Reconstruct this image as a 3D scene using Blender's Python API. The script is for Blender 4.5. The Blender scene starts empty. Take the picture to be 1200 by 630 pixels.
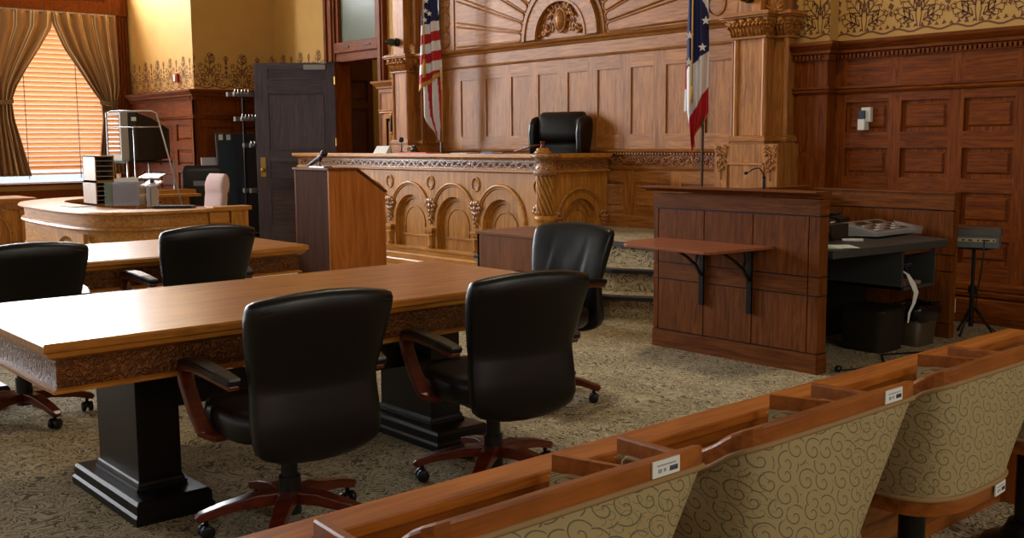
import bpy, math, random
from mathutils import Vector, Matrix
random.seed(7)
R=math.radians; PI=math.pi; cos=math.cos; sin=math.sin
sc=bpy.context.scene; COL=sc.collection

# ---------------------------------------------------------------- materials
def lin(c):
    return tuple((x/255/12.92 if x/255<=.04045 else ((x/255+.055)/1.055)**2.4) for x in c)+(1,)
def newmat(name):
    m=bpy.data.materials.new(name); m.use_nodes=True
    nt=m.node_tree; b=nt.nodes['Principled BSDF']; return m,nt,b
def N(nt,t,**k):
    n=nt.nodes.new(t)
    for a,v in k.items():
        if a.startswith('_'): setattr(n,a[1:],v)
        else: n.inputs[a.replace('__',' ')].default_value=v
    return n
def L(nt,a,b): nt.links.new(a,b)
def plain(name,rgb,rough=.5,metal=0,spec=.5,noise=0,bump=0,scale=40,coat=0):
    m,nt,b=newmat(name); c=lin(rgb)
    b.inputs['Base Color'].default_value=c; b.inputs['Roughness'].default_value=rough
    b.inputs['Metallic'].default_value=metal; b.inputs['Specular IOR Level'].default_value=spec
    b.inputs['Coat Weight'].default_value=coat
    if noise or bump:
        tc=N(nt,'ShaderNodeTexCoord'); n=N(nt,'ShaderNodeTexNoise',Scale=scale,Detail=4.)
        L(nt,tc.outputs['Object'],n.inputs['Vector'])
        if noise:
            r=N(nt,'ShaderNodeValToRGB'); e=r.color_ramp.elements
            e[0].position=.3; e[1].position=.7
            e[0].color=tuple(x*(1-noise) for x in c[:3])+(1,); e[1].color=tuple(min(1,x*(1+noise)) for x in c[:3])+(1,)
            L(nt,n.outputs['Fac'],r.inputs['Fac']); L(nt,r.outputs['Color'],b.inputs['Base Color'])
        if bump:
            bp=N(nt,'ShaderNodeBump',Strength=bump,Distance=.004); L(nt,n.outputs['Fac'],bp.inputs['Height']); L(nt,bp.outputs['Normal'],b.inputs['Normal'])
    return m
def wood(name,dark,light,axis,rough=.36,fine=1.,coat=.15,carve=0,var=.16,spec=.35):
    m,nt,b=newmat(name)
    tc=N(nt,'ShaderNodeTexCoord'); geo=N(nt,'ShaderNodeNewGeometry')
    mp=N(nt,'ShaderNodeMapping'); s=[34*fine,34*fine,34*fine]; s['xyz'.index(axis)]=2.2*fine
    mp.inputs['Scale'].default_value=s
    off=N(nt,'ShaderNodeVectorMath',_operation='ADD'); mul=N(nt,'ShaderNodeMath',_operation='MULTIPLY'); mul.inputs[1].default_value=13.
    L(nt,geo.outputs['Random Per Island'],mul.inputs[0]); L(nt,tc.outputs['Object'],off.inputs[0]); L(nt,mul.outputs[0],off.inputs[1])
    L(nt,off.outputs[0],mp.inputs['Vector'])
    n1=N(nt,'ShaderNodeTexNoise',Scale=1.,Detail=5.,Roughness=.62,Distortion=.6); L(nt,mp.outputs[0],n1.inputs['Vector'])
    mp2=N(nt,'ShaderNodeMapping'); s2=[5*fine]*3; s2['xyz'.index(axis)]=.55*fine; mp2.inputs['Scale'].default_value=s2
    L(nt,off.outputs[0],mp2.inputs['Vector'])
    n2=N(nt,'ShaderNodeTexNoise',Scale=1.,Detail=3.,Distortion=1.6); L(nt,mp2.outputs[0],n2.inputs['Vector'])
    w=N(nt,'ShaderNodeMath',_operation='MULTIPLY'); w.inputs[1].default_value=9.; L(nt,n2.outputs['Fac'],w.inputs[0])
    fr=N(nt,'ShaderNodeMath',_operation='PINGPONG'); fr.inputs[1].default_value=.5; L(nt,w.outputs[0],fr.inputs[0])
    ad=N(nt,'ShaderNodeMath',_operation='MULTIPLY_ADD'); ad.inputs[1].default_value=.28; L(nt,fr.outputs[0],ad.inputs[0]); L(nt,n1.outputs['Fac'],ad.inputs[2])
    rp=N(nt,'ShaderNodeValToRGB'); e=rp.color_ramp.elements; e[0].position=.36; e[1].position=.76; e[0].color=lin(dark); e[1].color=lin(light)
    L(nt,ad.outputs[0],rp.inputs['Fac'])
    hs=N(nt,'ShaderNodeHueSaturation'); mr=N(nt,'ShaderNodeMapRange'); mr.inputs['To Min'].default_value=1-var; mr.inputs['To Max'].default_value=1+var
    L(nt,geo.outputs['Random Per Island'],mr.inputs['Value']); L(nt,mr.outputs[0],hs.inputs['Value']); L(nt,rp.outputs[0],hs.inputs['Color'])
    L(nt,hs.outputs[0],b.inputs['Base Color'])
    b.inputs['Specular IOR Level'].default_value=spec; b.inputs['Roughness'].default_value=rough; b.inputs['Coat Weight'].default_value=coat; b.inputs['Coat Roughness'].default_value=.25
    bp=N(nt,'ShaderNodeBump',Strength=.12,Distance=.003); L(nt,n1.outputs['Fac'],bp.inputs['Height'])
    last=bp.outputs['Normal']
    if carve:
        nd=N(nt,'ShaderNodeTexNoise',Scale=14./carve,Detail=1.); L(nt,tc.outputs['Object'],nd.inputs['Vector'])
        mx=N(nt,'ShaderNodeVectorMath',_operation='SCALE'); mx.inputs['Scale'].default_value=.09*carve; L(nt,nd.outputs['Color'],mx.inputs[0])
        av=N(nt,'ShaderNodeVectorMath',_operation='ADD'); L(nt,tc.outputs['Object'],av.inputs[0]); L(nt,mx.outputs[0],av.inputs[1])
        vo=N(nt,'ShaderNodeTexVoronoi',Scale=20./carve,_feature='SMOOTH_F1'); vo.inputs['Smoothness'].default_value=.35
        L(nt,av.outputs[0],vo.inputs['Vector'])
        sn=N(nt,'ShaderNodeMath',_operation='MULTIPLY'); sn.inputs[1].default_value=11.; L(nt,vo.outputs['Distance'],sn.inputs[0])
        ss=N(nt,'ShaderNodeMath',_operation='SINE'); L(nt,sn.outputs[0],ss.inputs[0])
        b2=N(nt,'ShaderNodeBump',Strength=.9,Distance=.02*carve); L(nt,ss.outputs[0],b2.inputs['Height']); L(nt,last,b2.inputs['Normal'])
        last=b2.outputs['Normal']
    L(nt,last,b.inputs['Normal'])
    return m
def woodset(name,dark,light,**k): return [wood(name+'_'+a,dark,light,a,**k) for a in 'xyz']

OAK=woodset('oak',(124,72,24),(188,124,58),fine=1.3,coat=.05,rough=.4,spec=.25)
OAKR=woodset('red_oak',(84,34,3),(136,68,10),fine=1.5,coat=0,rough=.5,var=.06,spec=.15)
OAKB=woodset('bench_oak',(142,88,28),(196,136,58),rough=.38,coat=.04)
OAKT=woodset('table_oak',(146,84,22),(200,130,50),rough=.3,coat=.3,var=.02,spec=.25)
OAKS=woodset('station_oak',(84,42,10),(130,72,25),fine=1.5,var=.08,coat=.0,rough=.5,spec=.15)
OAKD=woodset('door_oak',(60,50,54),(88,76,84),rough=.3)  # grey-purple cast of reflected light put into the oak colour
OAKJ=woodset('jury_oak',(120,60,16),(168,94,32),rough=.36,coat=.05,var=.04)
LITRAIL=woodset('rail_oak',(150,78,20),(204,120,44),rough=.4,coat=.0,var=.03,spec=.3)  # lighter copy of the jury oak, window light on the cap painted in
PALE=woodset('pale_birch',(138,102,62),(164,128,84),var=.04,spec=.15,coat=0)
CARVE=wood('carved_oak',(112,62,28),(166,101,52),'x',carve=.7,rough=.3,coat=.4)
CARVEB=wood('carved_bench_oak',(140,84,32),(190,128,62),'x',carve=.5,rough=.2,coat=.8,spec=.6)
CARVET=wood('carved_table_oak',(100,56,22),(140,82,34),'y',carve=.45,rough=.3,coat=.3)
CHERRY=woodset('cherry',(74,26,12),(112,44,20),rough=.28,coat=.2,var=.05)
BLACKWOOD=woodset('black_stained_wood',(10,7,6),(18,12,10),rough=.36,coat=.0,var=.05)
LEATHER=plain('black_leather',(8,8,9),rough=.36,bump=.06,scale=90)
FABRICBACK=plain('black_back_vinyl',(28,28,30),rough=.5,bump=.2,scale=200)
BLACKP=plain('black_plastic',(16,16,17),rough=.4)
BLACKM=plain('black_steel',(14,14,15),rough=.35,metal=.3)
CHROME=plain('brushed_steel',(190,190,192),rough=.28,metal=1)
BRASS=plain('brass',(190,150,80),rough=.3,metal=1)
BRONZE=plain('dark_bronze',(70,70,58),rough=.35,metal=1)
GREYP=plain('grey_plastic',(150,150,152),rough=.5)
DGREY=plain('dark_grey_laminate',(58,58,56),rough=.5,noise=.15,scale=90)
WHITEP=plain('white_plastic',(225,222,212),rough=.5)
PAPER=plain('paper',(226,224,216),rough=.9)
REDP=plain('red_plastic',(170,30,26),rough=.4)
GOLD=plain('gold_fringe',(196,150,60),rough=.7,bump=.6,scale=300)
NOSING=plain('black_rubber_nosing',(34,34,35),rough=.5)
PIPING=plain('tan_piping',(150,116,72),rough=.8)
PINK=plain('mauve_upholstery',(186,156,150),rough=.9,bump=.3,scale=250)
GLASSB=plain('dark_glass',(60,70,80),rough=.1,spec=.8)
LEAF=plain('gold_paint',(196,150,78),rough=.7,noise=.06,scale=12)

def carpet():
    m,nt,b=newmat('carpet'); tc=N(nt,'ShaderNodeTexCoord')
    n0=N(nt,'ShaderNodeTexNoise',Scale=7.,Detail=1.); L(nt,tc.outputs['Object'],n0.inputs['Vector'])
    s=N(nt,'ShaderNodeVectorMath',_operation='SCALE'); s.inputs['Scale'].default_value=.35; L(nt,n0.outputs['Color'],s.inputs[0])
    a=N(nt,'ShaderNodeVectorMath',_operation='ADD'); L(nt,tc.outputs['Object'],a.inputs[0]); L(nt,s.outputs[0],a.inputs[1])
    w=N(nt,'ShaderNodeTexNoise',Scale=10.5,Detail=1.,Distortion=1.6); L(nt,a.outputs[0],w.inputs['Vector'])
    mm=N(nt,'ShaderNodeMath',_operation='MULTIPLY'); mm.inputs[1].default_value=6.; L(nt,w.outputs['Fac'],mm.inputs[0])
    pp=N(nt,'ShaderNodeMath',_operation='PINGPONG'); pp.inputs[1].default_value=.5; L(nt,mm.outputs[0],pp.inputs[0])
    rp=N(nt,'ShaderNodeValToRGB'); e=rp.color_ramp.elements
    e[0].position=.13; e[0].color=lin((112,100,78)); e[1].position=.25; e[1].color=lin((202,186,152))
    L(nt,pp.outputs[0],rp.inputs['Fac'])
    n2=N(nt,'ShaderNodeTexNoise',Scale=2.2,Detail=4.); L(nt,tc.outputs['Object'],n2.inputs['Vector'])
    mx=N(nt,'ShaderNodeMix',_data_type='RGBA',_blend_type='MULTIPLY'); mx.inputs['Factor'].default_value=.5
    L(nt,rp.outputs[0],mx.inputs['A']); r2=N(nt,'ShaderNodeValToRGB'); f=r2.color_ramp.elements; f[0].position=.35; f[1].position=.65
    f[0].color=lin((190,190,176)); f[1].color=(1,1,1,1); L(nt,n2.outputs['Fac'],r2.inputs['Fac']); L(nt,r2.outputs[0],mx.inputs['B'])
    L(nt,mx.outputs['Result'],b.inputs['Base Color']); b.inputs['Roughness'].default_value=.95; b.inputs['Specular IOR Level'].default_value=.1
    n3=N(nt,'ShaderNodeTexNoise',Scale=260.,Detail=2.); L(nt,tc.outputs['Object'],n3.inputs['Vector'])
    bp=N(nt,'ShaderNodeBump',Strength=.5,Distance=.006); L(nt,n3.outputs['Fac'],bp.inputs['Height']); L(nt,bp.outputs['Normal'],b.inputs['Normal'])
    return m
CARPET=carpet()
def scroll_fabric():
    m,nt,b=newmat('scroll_fabric'); tc=N(nt,'ShaderNodeTexCoord'); uv=tc.outputs['UV']
    def lines(scale,k,off):
        mp=N(nt,'ShaderNodeMapping'); mp.inputs['Scale'].default_value=(scale,scale,1); mp.inputs['Location'].default_value=(off,off*.7,0); L(nt,uv,mp.inputs['Vector'])
        v=N(nt,'ShaderNodeTexVoronoi',_voronoi_dimensions='2D',Scale=1.,Randomness=.75); L(nt,mp.outputs[0],v.inputs['Vector'])
        d=N(nt,'ShaderNodeVectorMath',_operation='SUBTRACT'); L(nt,mp.outputs[0],d.inputs[0]); L(nt,v.outputs['Position'],d.inputs[1])
        sx=N(nt,'ShaderNodeSeparateXYZ'); L(nt,d.outputs[0],sx.inputs[0])
        at=N(nt,'ShaderNodeMath',_operation='ARCTAN2'); L(nt,sx.outputs['Y'],at.inputs[0]); L(nt,sx.outputs['X'],at.inputs[1])
        q=N(nt,'ShaderNodeMath',_operation='MULTIPLY'); q.inputs[1].default_value=1/(2*PI); L(nt,at.outputs[0],q.inputs[0])
        r=N(nt,'ShaderNodeMath',_operation='MULTIPLY_ADD'); r.inputs[1].default_value=k; L(nt,v.outputs['Distance'],r.inputs[0]); L(nt,q.outputs[0],r.inputs[2])
        f=N(nt,'ShaderNodeMath',_operation='FRACT'); L(nt,r.outputs[0],f.inputs[0])
        g=N(nt,'ShaderNodeMath',_operation='SUBTRACT'); g.inputs[1].default_value=.5; L(nt,f.outputs[0],g.inputs[0])
        h=N(nt,'ShaderNodeMath',_operation='ABSOLUTE'); L(nt,g.outputs[0],h.inputs[0])
        dd=N(nt,'ShaderNodeMath',_operation='DIVIDE'); L(nt,h.outputs[0],dd.inputs[0]); dd.inputs[1].default_value=k
        return dd.outputs[0]   # distance from the spiral line, in cell units
    a=lines(20.,2.4,0.); c=lines(31.,2.2,3.3)
    ca=N(nt,'ShaderNodeMath',_operation='LESS_THAN'); ca.inputs[1].default_value=.03; L(nt,a,ca.inputs[0])
    cb=N(nt,'ShaderNodeMath',_operation='LESS_THAN'); cb.inputs[1].default_value=.02; L(nt,c,cb.inputs[0])
    mk=N(nt,'ShaderNodeTexNoise',Scale=5.,Detail=0.); L(nt,uv,mk.inputs['Vector'])
    ck=N(nt,'ShaderNodeMath',_operation='GREATER_THAN'); ck.inputs[1].default_value=.55; L(nt,mk.outputs['Fac'],ck.inputs[0])
    cm=N(nt,'ShaderNodeMath',_operation='MULTIPLY'); L(nt,cb.outputs[0],cm.inputs[0]); L(nt,ck.outputs[0],cm.inputs[1])
    mxx=N(nt,'ShaderNodeMath',_operation='MAXIMUM'); L(nt,ca.outputs[0],mxx.inputs[0]); L(nt,cm.outputs[0],mxx.inputs[1])
    vn=N(nt,'ShaderNodeTexNoise',Scale=8.,Detail=0.,Distortion=.6); L(nt,uv,vn.inputs['Vector'])
    va=N(nt,'ShaderNodeMath',_operation='SUBTRACT'); va.inputs[1].default_value=.5; L(nt,vn.outputs['Fac'],va.inputs[0])
    vb=N(nt,'ShaderNodeMath',_operation='ABSOLUTE'); L(nt,va.outputs[0],vb.inputs[0])
    vc=N(nt,'ShaderNodeMath',_operation='LESS_THAN'); vc.inputs[1].default_value=-1.; L(nt,vb.outputs[0],vc.inputs[0])
    mz=N(nt,'ShaderNodeMath',_operation='MAXIMUM'); L(nt,mxx.outputs[0],mz.inputs[0]); L(nt,vc.outputs[0],mz.inputs[1]); mxx=mz
    mx=N(nt,'ShaderNodeMix',_data_type='RGBA'); mx.inputs['A'].default_value=lin((168,146,100)); mx.inputs['B'].default_value=lin((104,94,70))
    L(nt,mxx.outputs[0],mx.inputs['Factor']); L(nt,mx.outputs['Result'],b.inputs['Base Color'])
    b.inputs['Roughness'].default_value=.85
    n3=N(nt,'ShaderNodeTexNoise',Scale=500.,Detail=1.); L(nt,tc.outputs['Object'],n3.inputs['Vector'])
    bp=N(nt,'ShaderNodeBump',Strength=.3,Distance=.002); L(nt,n3.outputs['Fac'],bp.inputs['Height']); L(nt,bp.outputs['Normal'],b.inputs['Normal'])
    return m
SCROLL=scroll_fabric()
WALLGOLD=plain('ochre_paint',(196,152,78),rough=.75,noise=.05,scale=3)
STENCIL=plain('stencil_brown',(112,62,34),rough=.75)
CREAM=plain('cream_paint',(130,104,70),rough=.8)
PLASTER=plain('ceiling_plaster',(146,130,104),rough=.9)
def translucent(name,rgb,mixf=.5,rough=.6):
    m,nt,b=newmat(name); b.inputs['Base Color'].default_value=lin(rgb); b.inputs['Roughness'].default_value=rough
    t=N(nt,'ShaderNodeBsdfTranslucent'); t.inputs['Color'].default_value=lin(rgb); mx=N(nt,'ShaderNodeMixShader'); mx.inputs[0].default_value=mixf
    L(nt,b.outputs[0],mx.inputs[1]); L(nt,t.outputs[0],mx.inputs[2]); L(nt,mx.outputs[0],nt.nodes['Material Output'].inputs[0]); return m
BLIND=translucent('wooden_blind',(236,192,134),.4)
FROST=translucent('frosted_glass',(150,158,140),.5,.25)
def pane():
    m,nt,b=newmat('window_glass'); t=N(nt,'ShaderNodeBsdfTransparent'); g=N(nt,'ShaderNodeBsdfGlossy'); g.inputs['Roughness'].default_value=.02
    mx=N(nt,'ShaderNodeMixShader'); mx.inputs[0].default_value=.06; L(nt,t.outputs[0],mx.inputs[1]); L(nt,g.outputs[0],mx.inputs[2]); L(nt,mx.outputs[0],nt.nodes['Material Output'].inputs[0]); return m
GLASS=pane()
def acrylic():
    m,nt,b=newmat('clear_acrylic'); t=N(nt,'ShaderNodeBsdfTransparent'); g=N(nt,'ShaderNodeBsdfGlossy'); g.inputs['Roughness'].default_value=.1
    t.inputs['Color'].default_value=(.85,.88,.9,1)
    mx=N(nt,'ShaderNodeMixShader'); mx.inputs[0].default_value=.15; L(nt,t.outputs[0],mx.inputs[1]); L(nt,g.outputs[0],mx.inputs[2]); L(nt,mx.outputs[0],nt.nodes['Material Output'].inputs[0]); return m
ACRYLIC=acrylic()
def striped():
    m,nt,b=newmat('striped_drape'); tc=N(nt,'ShaderNodeTexCoord'); s=N(nt,'ShaderNodeSeparateXYZ'); L(nt,tc.outputs['UV'],s.inputs[0])
    q=N(nt,'ShaderNodeMath',_operation='MULTIPLY'); q.inputs[1].default_value=5.; L(nt,s.outputs['X'],q.inputs[0])
    f=N(nt,'ShaderNodeMath',_operation='FRACT'); L(nt,q.outputs[0],f.inputs[0])
    rp=N(nt,'ShaderNodeValToRGB'); rp.color_ramp.interpolation='CONSTANT'; e=rp.color_ramp.elements
    e[0].position=0; e[0].color=lin((156,116,74)); e[1].position=.62; e[1].color=lin((212,182,138))
    for p,c in((.72,(112,76,48)),(.78,(212,182,138)),(.84,(156,116,74))):
        x=e.new(p); x.color=lin(c)
    L(nt,f.outputs[0],rp.inputs['Fac']); L(nt,rp.outputs[0],b.inputs['Base Color']); b.inputs['Roughness'].default_value=.85
    return m
DRAPE=striped()

# ---------------------------------------------------------------- mesh builder
class MB:
    def __init__(s): s.v=[];s.f=[];s.m=[];s.s=[];s.uv={};s.T=None
    def add(s,vs,fs,mat=0,smooth=False,uvs=None):
        n=len(s.v)
        for p in vs:
            p=Vector(p); s.v.append(s.T@p if s.T is not None else p)
        for i,f in enumerate(fs):
            s.f.append([n+a for a in f]); s.m.append(mat); s.s.append(smooth)
            if uvs: s.uv[len(s.f)-1]=[uvs[a] for a in f]
        return s
    def box(s,x0,y0,z0,x1,y1,z1,mat=None):
        x0,x1=min(x0,x1),max(x0,x1);y0,y1=min(y0,y1),max(y0,y1);z0,z1=min(z0,z1),max(z0,z1)
        if mat is None:
            d=[x1-x0,y1-y0,z1-z0]; mat=d.index(max(d))
        return s.add([(x0,y0,z0),(x1,y0,z0),(x1,y1,z0),(x0,y1,z0),(x0,y0,z1),(x1,y0,z1),(x1,y1,z1),(x0,y1,z1)],
            [(0,3,2,1),(4,5,6,7),(0,1,5,4),(1,2,6,5),(2,3,7,6),(3,0,4,7)],mat)
    def wedge(s,x0,y0,z0,x1,y1,z1,i,mat=0):
        """raised panel facing -Y: outer rect at y1 (back), inner rect inset i at y0 (front)"""
        return s.add([(x0,y1,z0),(x1,y1,z0),(x1,y1,z1),(x0,y1,z1),(x0+i,y0,z0+i),(x1-i,y0,z0+i),(x1-i,y0,z1-i),(x0+i,y0,z1-i)],
            [(4,5,6,7),(0,1,5,4),(1,2,6,5),(2,3,7,6),(3,0,4,7)],mat)
    def prism(s,poly,a,b,axis='z',mat=0,smooth=False):
        """poly 2D extruded along axis; for 'z' poly=(x,y); 'y' poly=(x,z); 'x' poly=(y,z)"""
        def P(p,t): return {'z':(p[0],p[1],t),'y':(p[0],t,p[1]),'x':(t,p[0],p[1])}[axis]
        n=len(poly); ar=sum(poly[i][0]*poly[(i+1)%n][1]-poly[(i+1)%n][0]*poly[i][1] for i in range(n))
        if (ar<0): poly=poly[::-1]
        lo,hi=min(a,b),max(a,b)
        vs=[P(p,lo) for p in poly]+[P(p,hi) for p in poly]
        fs=[tuple(range(n))[::-1],tuple(range(n,2*n))]+[(i,(i+1)%n,n+(i+1)%n,n+i) for i in range(n)]
        if axis=='y': fs=[f[::-1] for f in fs]
        return s.add(vs,fs,mat,smooth)
    def loft(s,rings,mat=0,cap=True,smooth=True,closed=True,uv=False):
        n=len(rings[0]); vs=[p for r in rings for p in r]; fs=[]
        for j in range(len(rings)-1):
            for i in range(n if closed else n-1):
                k=(i+1)%n; fs.append((j*n+i,j*n+k,(j+1)*n+k,(j+1)*n+i))
        if cap and closed:
            fs.append(tuple(range(n))[::-1]); fs.append(tuple(range((len(rings)-1)*n,len(rings)*n)))
        uvs=None
        if uv:
            uvs=[]
            for r in rings:
                d=0; 
                for i,p in enumerate(r):
                    if i: d+=(Vector(p)-Vector(r[i-1])).length
                    uvs.append((d,Vector(p).z))
        return s.add(vs,fs,mat,smooth,uvs)
    def tube(s,pts,r,n=8,mat=0,smooth=True,cap=True):
        pts=[Vector(p) for p in pts]; rs=r if isinstance(r,(list,tuple)) else [r]*len(pts)
        rings=[]; up=Vector((0,0,1)); prev=None
        for i,p in enumerate(pts):
            t=(pts[min(i+1,len(pts)-1)]-pts[max(i-1,0)]).normalized()
            if prev is None:
                a=t.cross(up); a=a if a.length>.05 else t.cross(Vector((1,0,0)))
            else: a=prev-t*prev.dot(t)
            a.normalize(); prev=a; b=t.cross(a)
            rings.append([p+rs[i]*(a*cos(2*PI*k/n)+b*sin(2*PI*k/n)) for k in range(n)])
        return s.loft(rings,mat,cap,smooth)
    def ribbon(s,pts,w,h,side,mat=0,smooth=False):
        """rect section swept; side = constant width direction; w may be list"""
        pts=[Vector(p) for p in pts]; side=Vector(side).normalized(); rings=[]
        ws=w if isinstance(w,list) else [w]*len(pts); hs=h if isinstance(h,list) else [h]*len(pts)
        for i,p in enumerate(pts):
            t=(pts[min(i+1,len(pts)-1)]-pts[max(i-1,0)]).normalized(); nn=t.cross(side).normalized()
            a=side*ws[i]/2; b=nn*hs[i]/2; rings.append([p-a-b,p+a-b,p+a+b,p-a+b])
        return s.loft(rings,mat,True,smooth)
    def lathe(s,prof,c=(0,0,0),n=20,mat=0,smooth=True,axis='z'):
        rings=[]
        for r,z in prof:
            ring=[]
            for k in range(n):
                a=2*PI*k/n; q=(r*cos(a),r*sin(a),z)
                if axis=='y': q=(q[0],q[2],q[1])
                if axis=='x': q=(q[2],q[0],q[1])
                ring.append((c[0]+q[0],c[1]+q[1],c[2]+q[2]))
            rings.append(ring)
        return s.loft(rings,mat,True,smooth)
    def cyl(s,c,r,h,n=20,mat=0,axis='z'): return s.lathe([(r,0),(r,h)],c,n,mat,False,axis)
    def ball(s,c,r,sx=1,sy=1,sz=1,n=8,mat=0):
        rings=[]
        for j in range(1,n//2+2):
            a=-PI/2+PI*j/(n//2+2); rings.append([(c[0]+sx*r*cos(a)*cos(2*PI*k/n),c[1]+sy*r*cos(a)*sin(2*PI*k/n),c[2]+sz*r*sin(a)) for k in range(n)])
        return s.loft(rings,mat)
    def sweep(s,path,prof,mat=0,closed=False):
        """path: list of (x,y); prof: list of (out,z) polygon; out = to the right of travel direction"""
        P=[Vector((p[0],p[1])) for p in path]; n=len(P); rings=[]
        for i in range(n):
            a=P[i]-P[i-1] if (i or closed) else P[1]-P[0]
            b=P[(i+1)%n]-P[i] if (i<n-1 or closed) else P[-1]-P[-2]
            a.normalize(); b.normalize(); na=Vector((a.y,-a.x)); nb=Vector((b.y,-b.x)); m=(na+nb); m=m/max(.2,m.dot(na)) if m.length>.01 else na
            rings.append([(P[i].x+m.x*o,P[i].y+m.y*o,z) for o,z in prof])
        if closed: rings.append(rings[0])
        return s.loft(rings,mat,not closed,False)
    def build(s,name,mats,parent=None,loc=None,rz=None,bevel=0,sub=0,seg=2):
        me=bpy.data.meshes.new(name); me.from_pydata([tuple(v) for v in s.v],[],s.f)
        mats=mats if isinstance(mats,(list,tuple)) else [mats]
        for m in mats: me.materials.append(m)
        nm=len(mats)
        for p,m,sm in zip(me.polygons,s.m,s.s): p.material_index=min(m,nm-1); p.use_smooth=sm
        if s.uv:
            ul=me.uv_layers.new(name='UVMap')
            for fi,us in s.uv.items():
                for li,u in zip(me.polygons[fi].loop_indices,us): ul.data[li].uv=u
        me.update()
        o=bpy.data.objects.new(name,me); COL.objects.link(o)
        if parent: o.parent=parent
        if loc: o.location=loc
        if rz is not None: o.rotation_euler=(0,0,rz)
        if bevel:
            b=o.modifiers.new('bevel','BEVEL'); b.width=bevel; b.segments=seg; b.limit_method='ANGLE'; b.angle_limit=R(40)
        if sub:
            b=o.modifiers.new('sub','SUBSURF'); b.levels=sub; b.render_levels=sub
        return o
def tag(o,label=None,cat=None,group=None,kind=None):
    if label: o['label']=label
    if cat: o['category']=cat
    if group: o['group']=group
    if kind: o['kind']=kind
    return o
def thing(name,label,cat,loc=(0,0,0),rz=0,group=None):
    o=bpy.data.objects.new(name,None); COL.objects.link(o); o.location=loc; o.rotation_euler=(0,0,rz); o.empty_display_size=.1
    return tag(o,label,cat,group)
def struct(o): o['kind']='structure'; return o
def dup(root,loc,rz,label,group=None):
    r=root.copy(); COL.objects.link(r); r.location=loc; r.rotation_euler=(0,0,rz); r['label']=label
    if group: r['group']=group
    def rec(src,dst):
        for ch in list(src.children):
            c=ch.copy(); COL.objects.link(c); c.parent=dst; rec(ch,c)
    rec(root,r); return r
def ring(cx,cy,z,a,b,n=28,e=2.6,f=None):
    out=[]
    for k in range(n):
        t=2*PI*k/n; c,s_=cos(t),sin(t)
        x=a*abs(c)**(2/e)*(1 if c>=0 else -1); y=b*abs(s_)**(2/e)*(1 if s_>=0 else -1)
        p=(cx+x,cy+y,z); out.append(f(p) if f else p)
    return out
def arc(cx,cz,r,a0,a1,n=16): return [(cx+r*cos(R(a0+(a1-a0)*i/n)),cz+r*sin(R(a0+(a1-a0)*i/n))) for i in range(n+1)]
def TF(x,y,z,rz): return Matrix.Translation((x,y,z))@Matrix.Rotation(rz,4,'Z')

def relief_band(mb,T,u0,u1,zc,h,mat=0,pitch=None):
    """running carved scroll in relief along local x (front at y=0 facing -Y)"""
    old=mb.T; mb.T=T; pitch=pitch or h*2.2; n=int((u1-u0)/pitch)
    for k in range(n):
        c=u0+(k+.5)*pitch; s_=1 if k%2 else -1
        mb.tube([(c+.42*pitch*(1-i*.11)*cos(i*.8+(0 if s_>0 else PI))*.8,-.003,zc+s_*h*.75*(1-i*.11)*sin(i*.8)) for i in range(8)],[h*.17*(1-i*.07) for i in range(8)],4,mat)
        mb.ball((c,-.004,zc),h*.2,1,.8,1,6,mat)
        for q in(-1,1):
            mb.ball((c+pitch*.5,-.002,zc+q*h*.55),h*.2,1.3,.7,.7,6,mat); mb.ball((c+q*pitch*.3,-.002,zc-s_*h*.68),h*.16,1.4,.7,.7,6,mat)
    mb.T=old
# carved foliage on a plane facing local -Y at y: symmetric scrolls and buds
def foliage(mb,cx,y,cz,w,h,seed=1,mat=0,dens=9,taper=0.):
    rnd=random.Random(seed)
    for sgn in(-1,1):
        for k in range(max(2,dens//3)):
            t=(k+.5)/max(2,dens//3); zz=cz-h/2+h*t; ww=w*.42*(1-taper*(1-t)); pts=[]
            for i in range(9):
                a=-.6+i*.55; rr=ww*(.55-.045*i); pts.append((cx+sgn*(ww*.45+rr*cos(a)*.8),y-.006,zz+rr*sin(a)*.9*h/w*.5))
            mb.tube(pts,[.012*w/.3*(1.2-.1*i) for i in range(9)],5,mat)
        for k in range(dens):
            t=rnd.random(); x=rnd.uniform(.02,.46)*w*(1-taper*(1-t)); r=rnd.uniform(.045,.085)*w
            mb.ball((cx+sgn*x,y-.004,cz-h/2+h*t),r,1,.7,rnd.uniform(.8,1.5),6,mat)
    mb.ball((cx,y,cz),.06*w,1,.8,1.9,8,mat)
Y0=7.84; XL=-17.1; PF=.54; ZC=5.6; XR=3.2; YR=-8.0
ROWS=[(.45,.632),(.748,.992),(1.101,1.331),(1.459,1.706)]
def panels(mb,cols,rows,u0,u1,z0,z1,fr=0.0,dep=.024,thick=.06,raised=.012,inset=.045,base=0,gi=None):
    """panelled face in the local frame (front at y=0 facing -Y); columns cols inside u0..u1, rows inside z0..z1"""
    X,Yy,Z=(base,base+1,base+2)
    mb.box(u0,dep,z0,u1,thick,z1,base+2)                          # field
    cs=sorted(cols); edges=[u0]+[e for c in cs for e in c]+[u1]
    for i in range(0,len(edges),2):
        if edges[i+1]-edges[i]>.004: mb.box(edges[i],fr,z0,edges[i+1],dep+.001,z1,Z)
    rs=sorted(rows); ze=[z0]+[e for r in rs for e in r]+[z1]
    for c in cs:
        for i in range(0,len(ze),2):
            if ze[i+1]-ze[i]>.004: mb.box(c[0],fr,ze[i],c[1],dep+.001,ze[i+1],X)
        for r in rs:
            if raised: mb.wedge(c[0]+.03,dep-raised,r[0]+.03,c[1]-.03,dep+.001,r[1]-.03,inset*.35,base+(0 if (c[1]-c[0])>(r[1]-r[0]) else 2))
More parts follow.
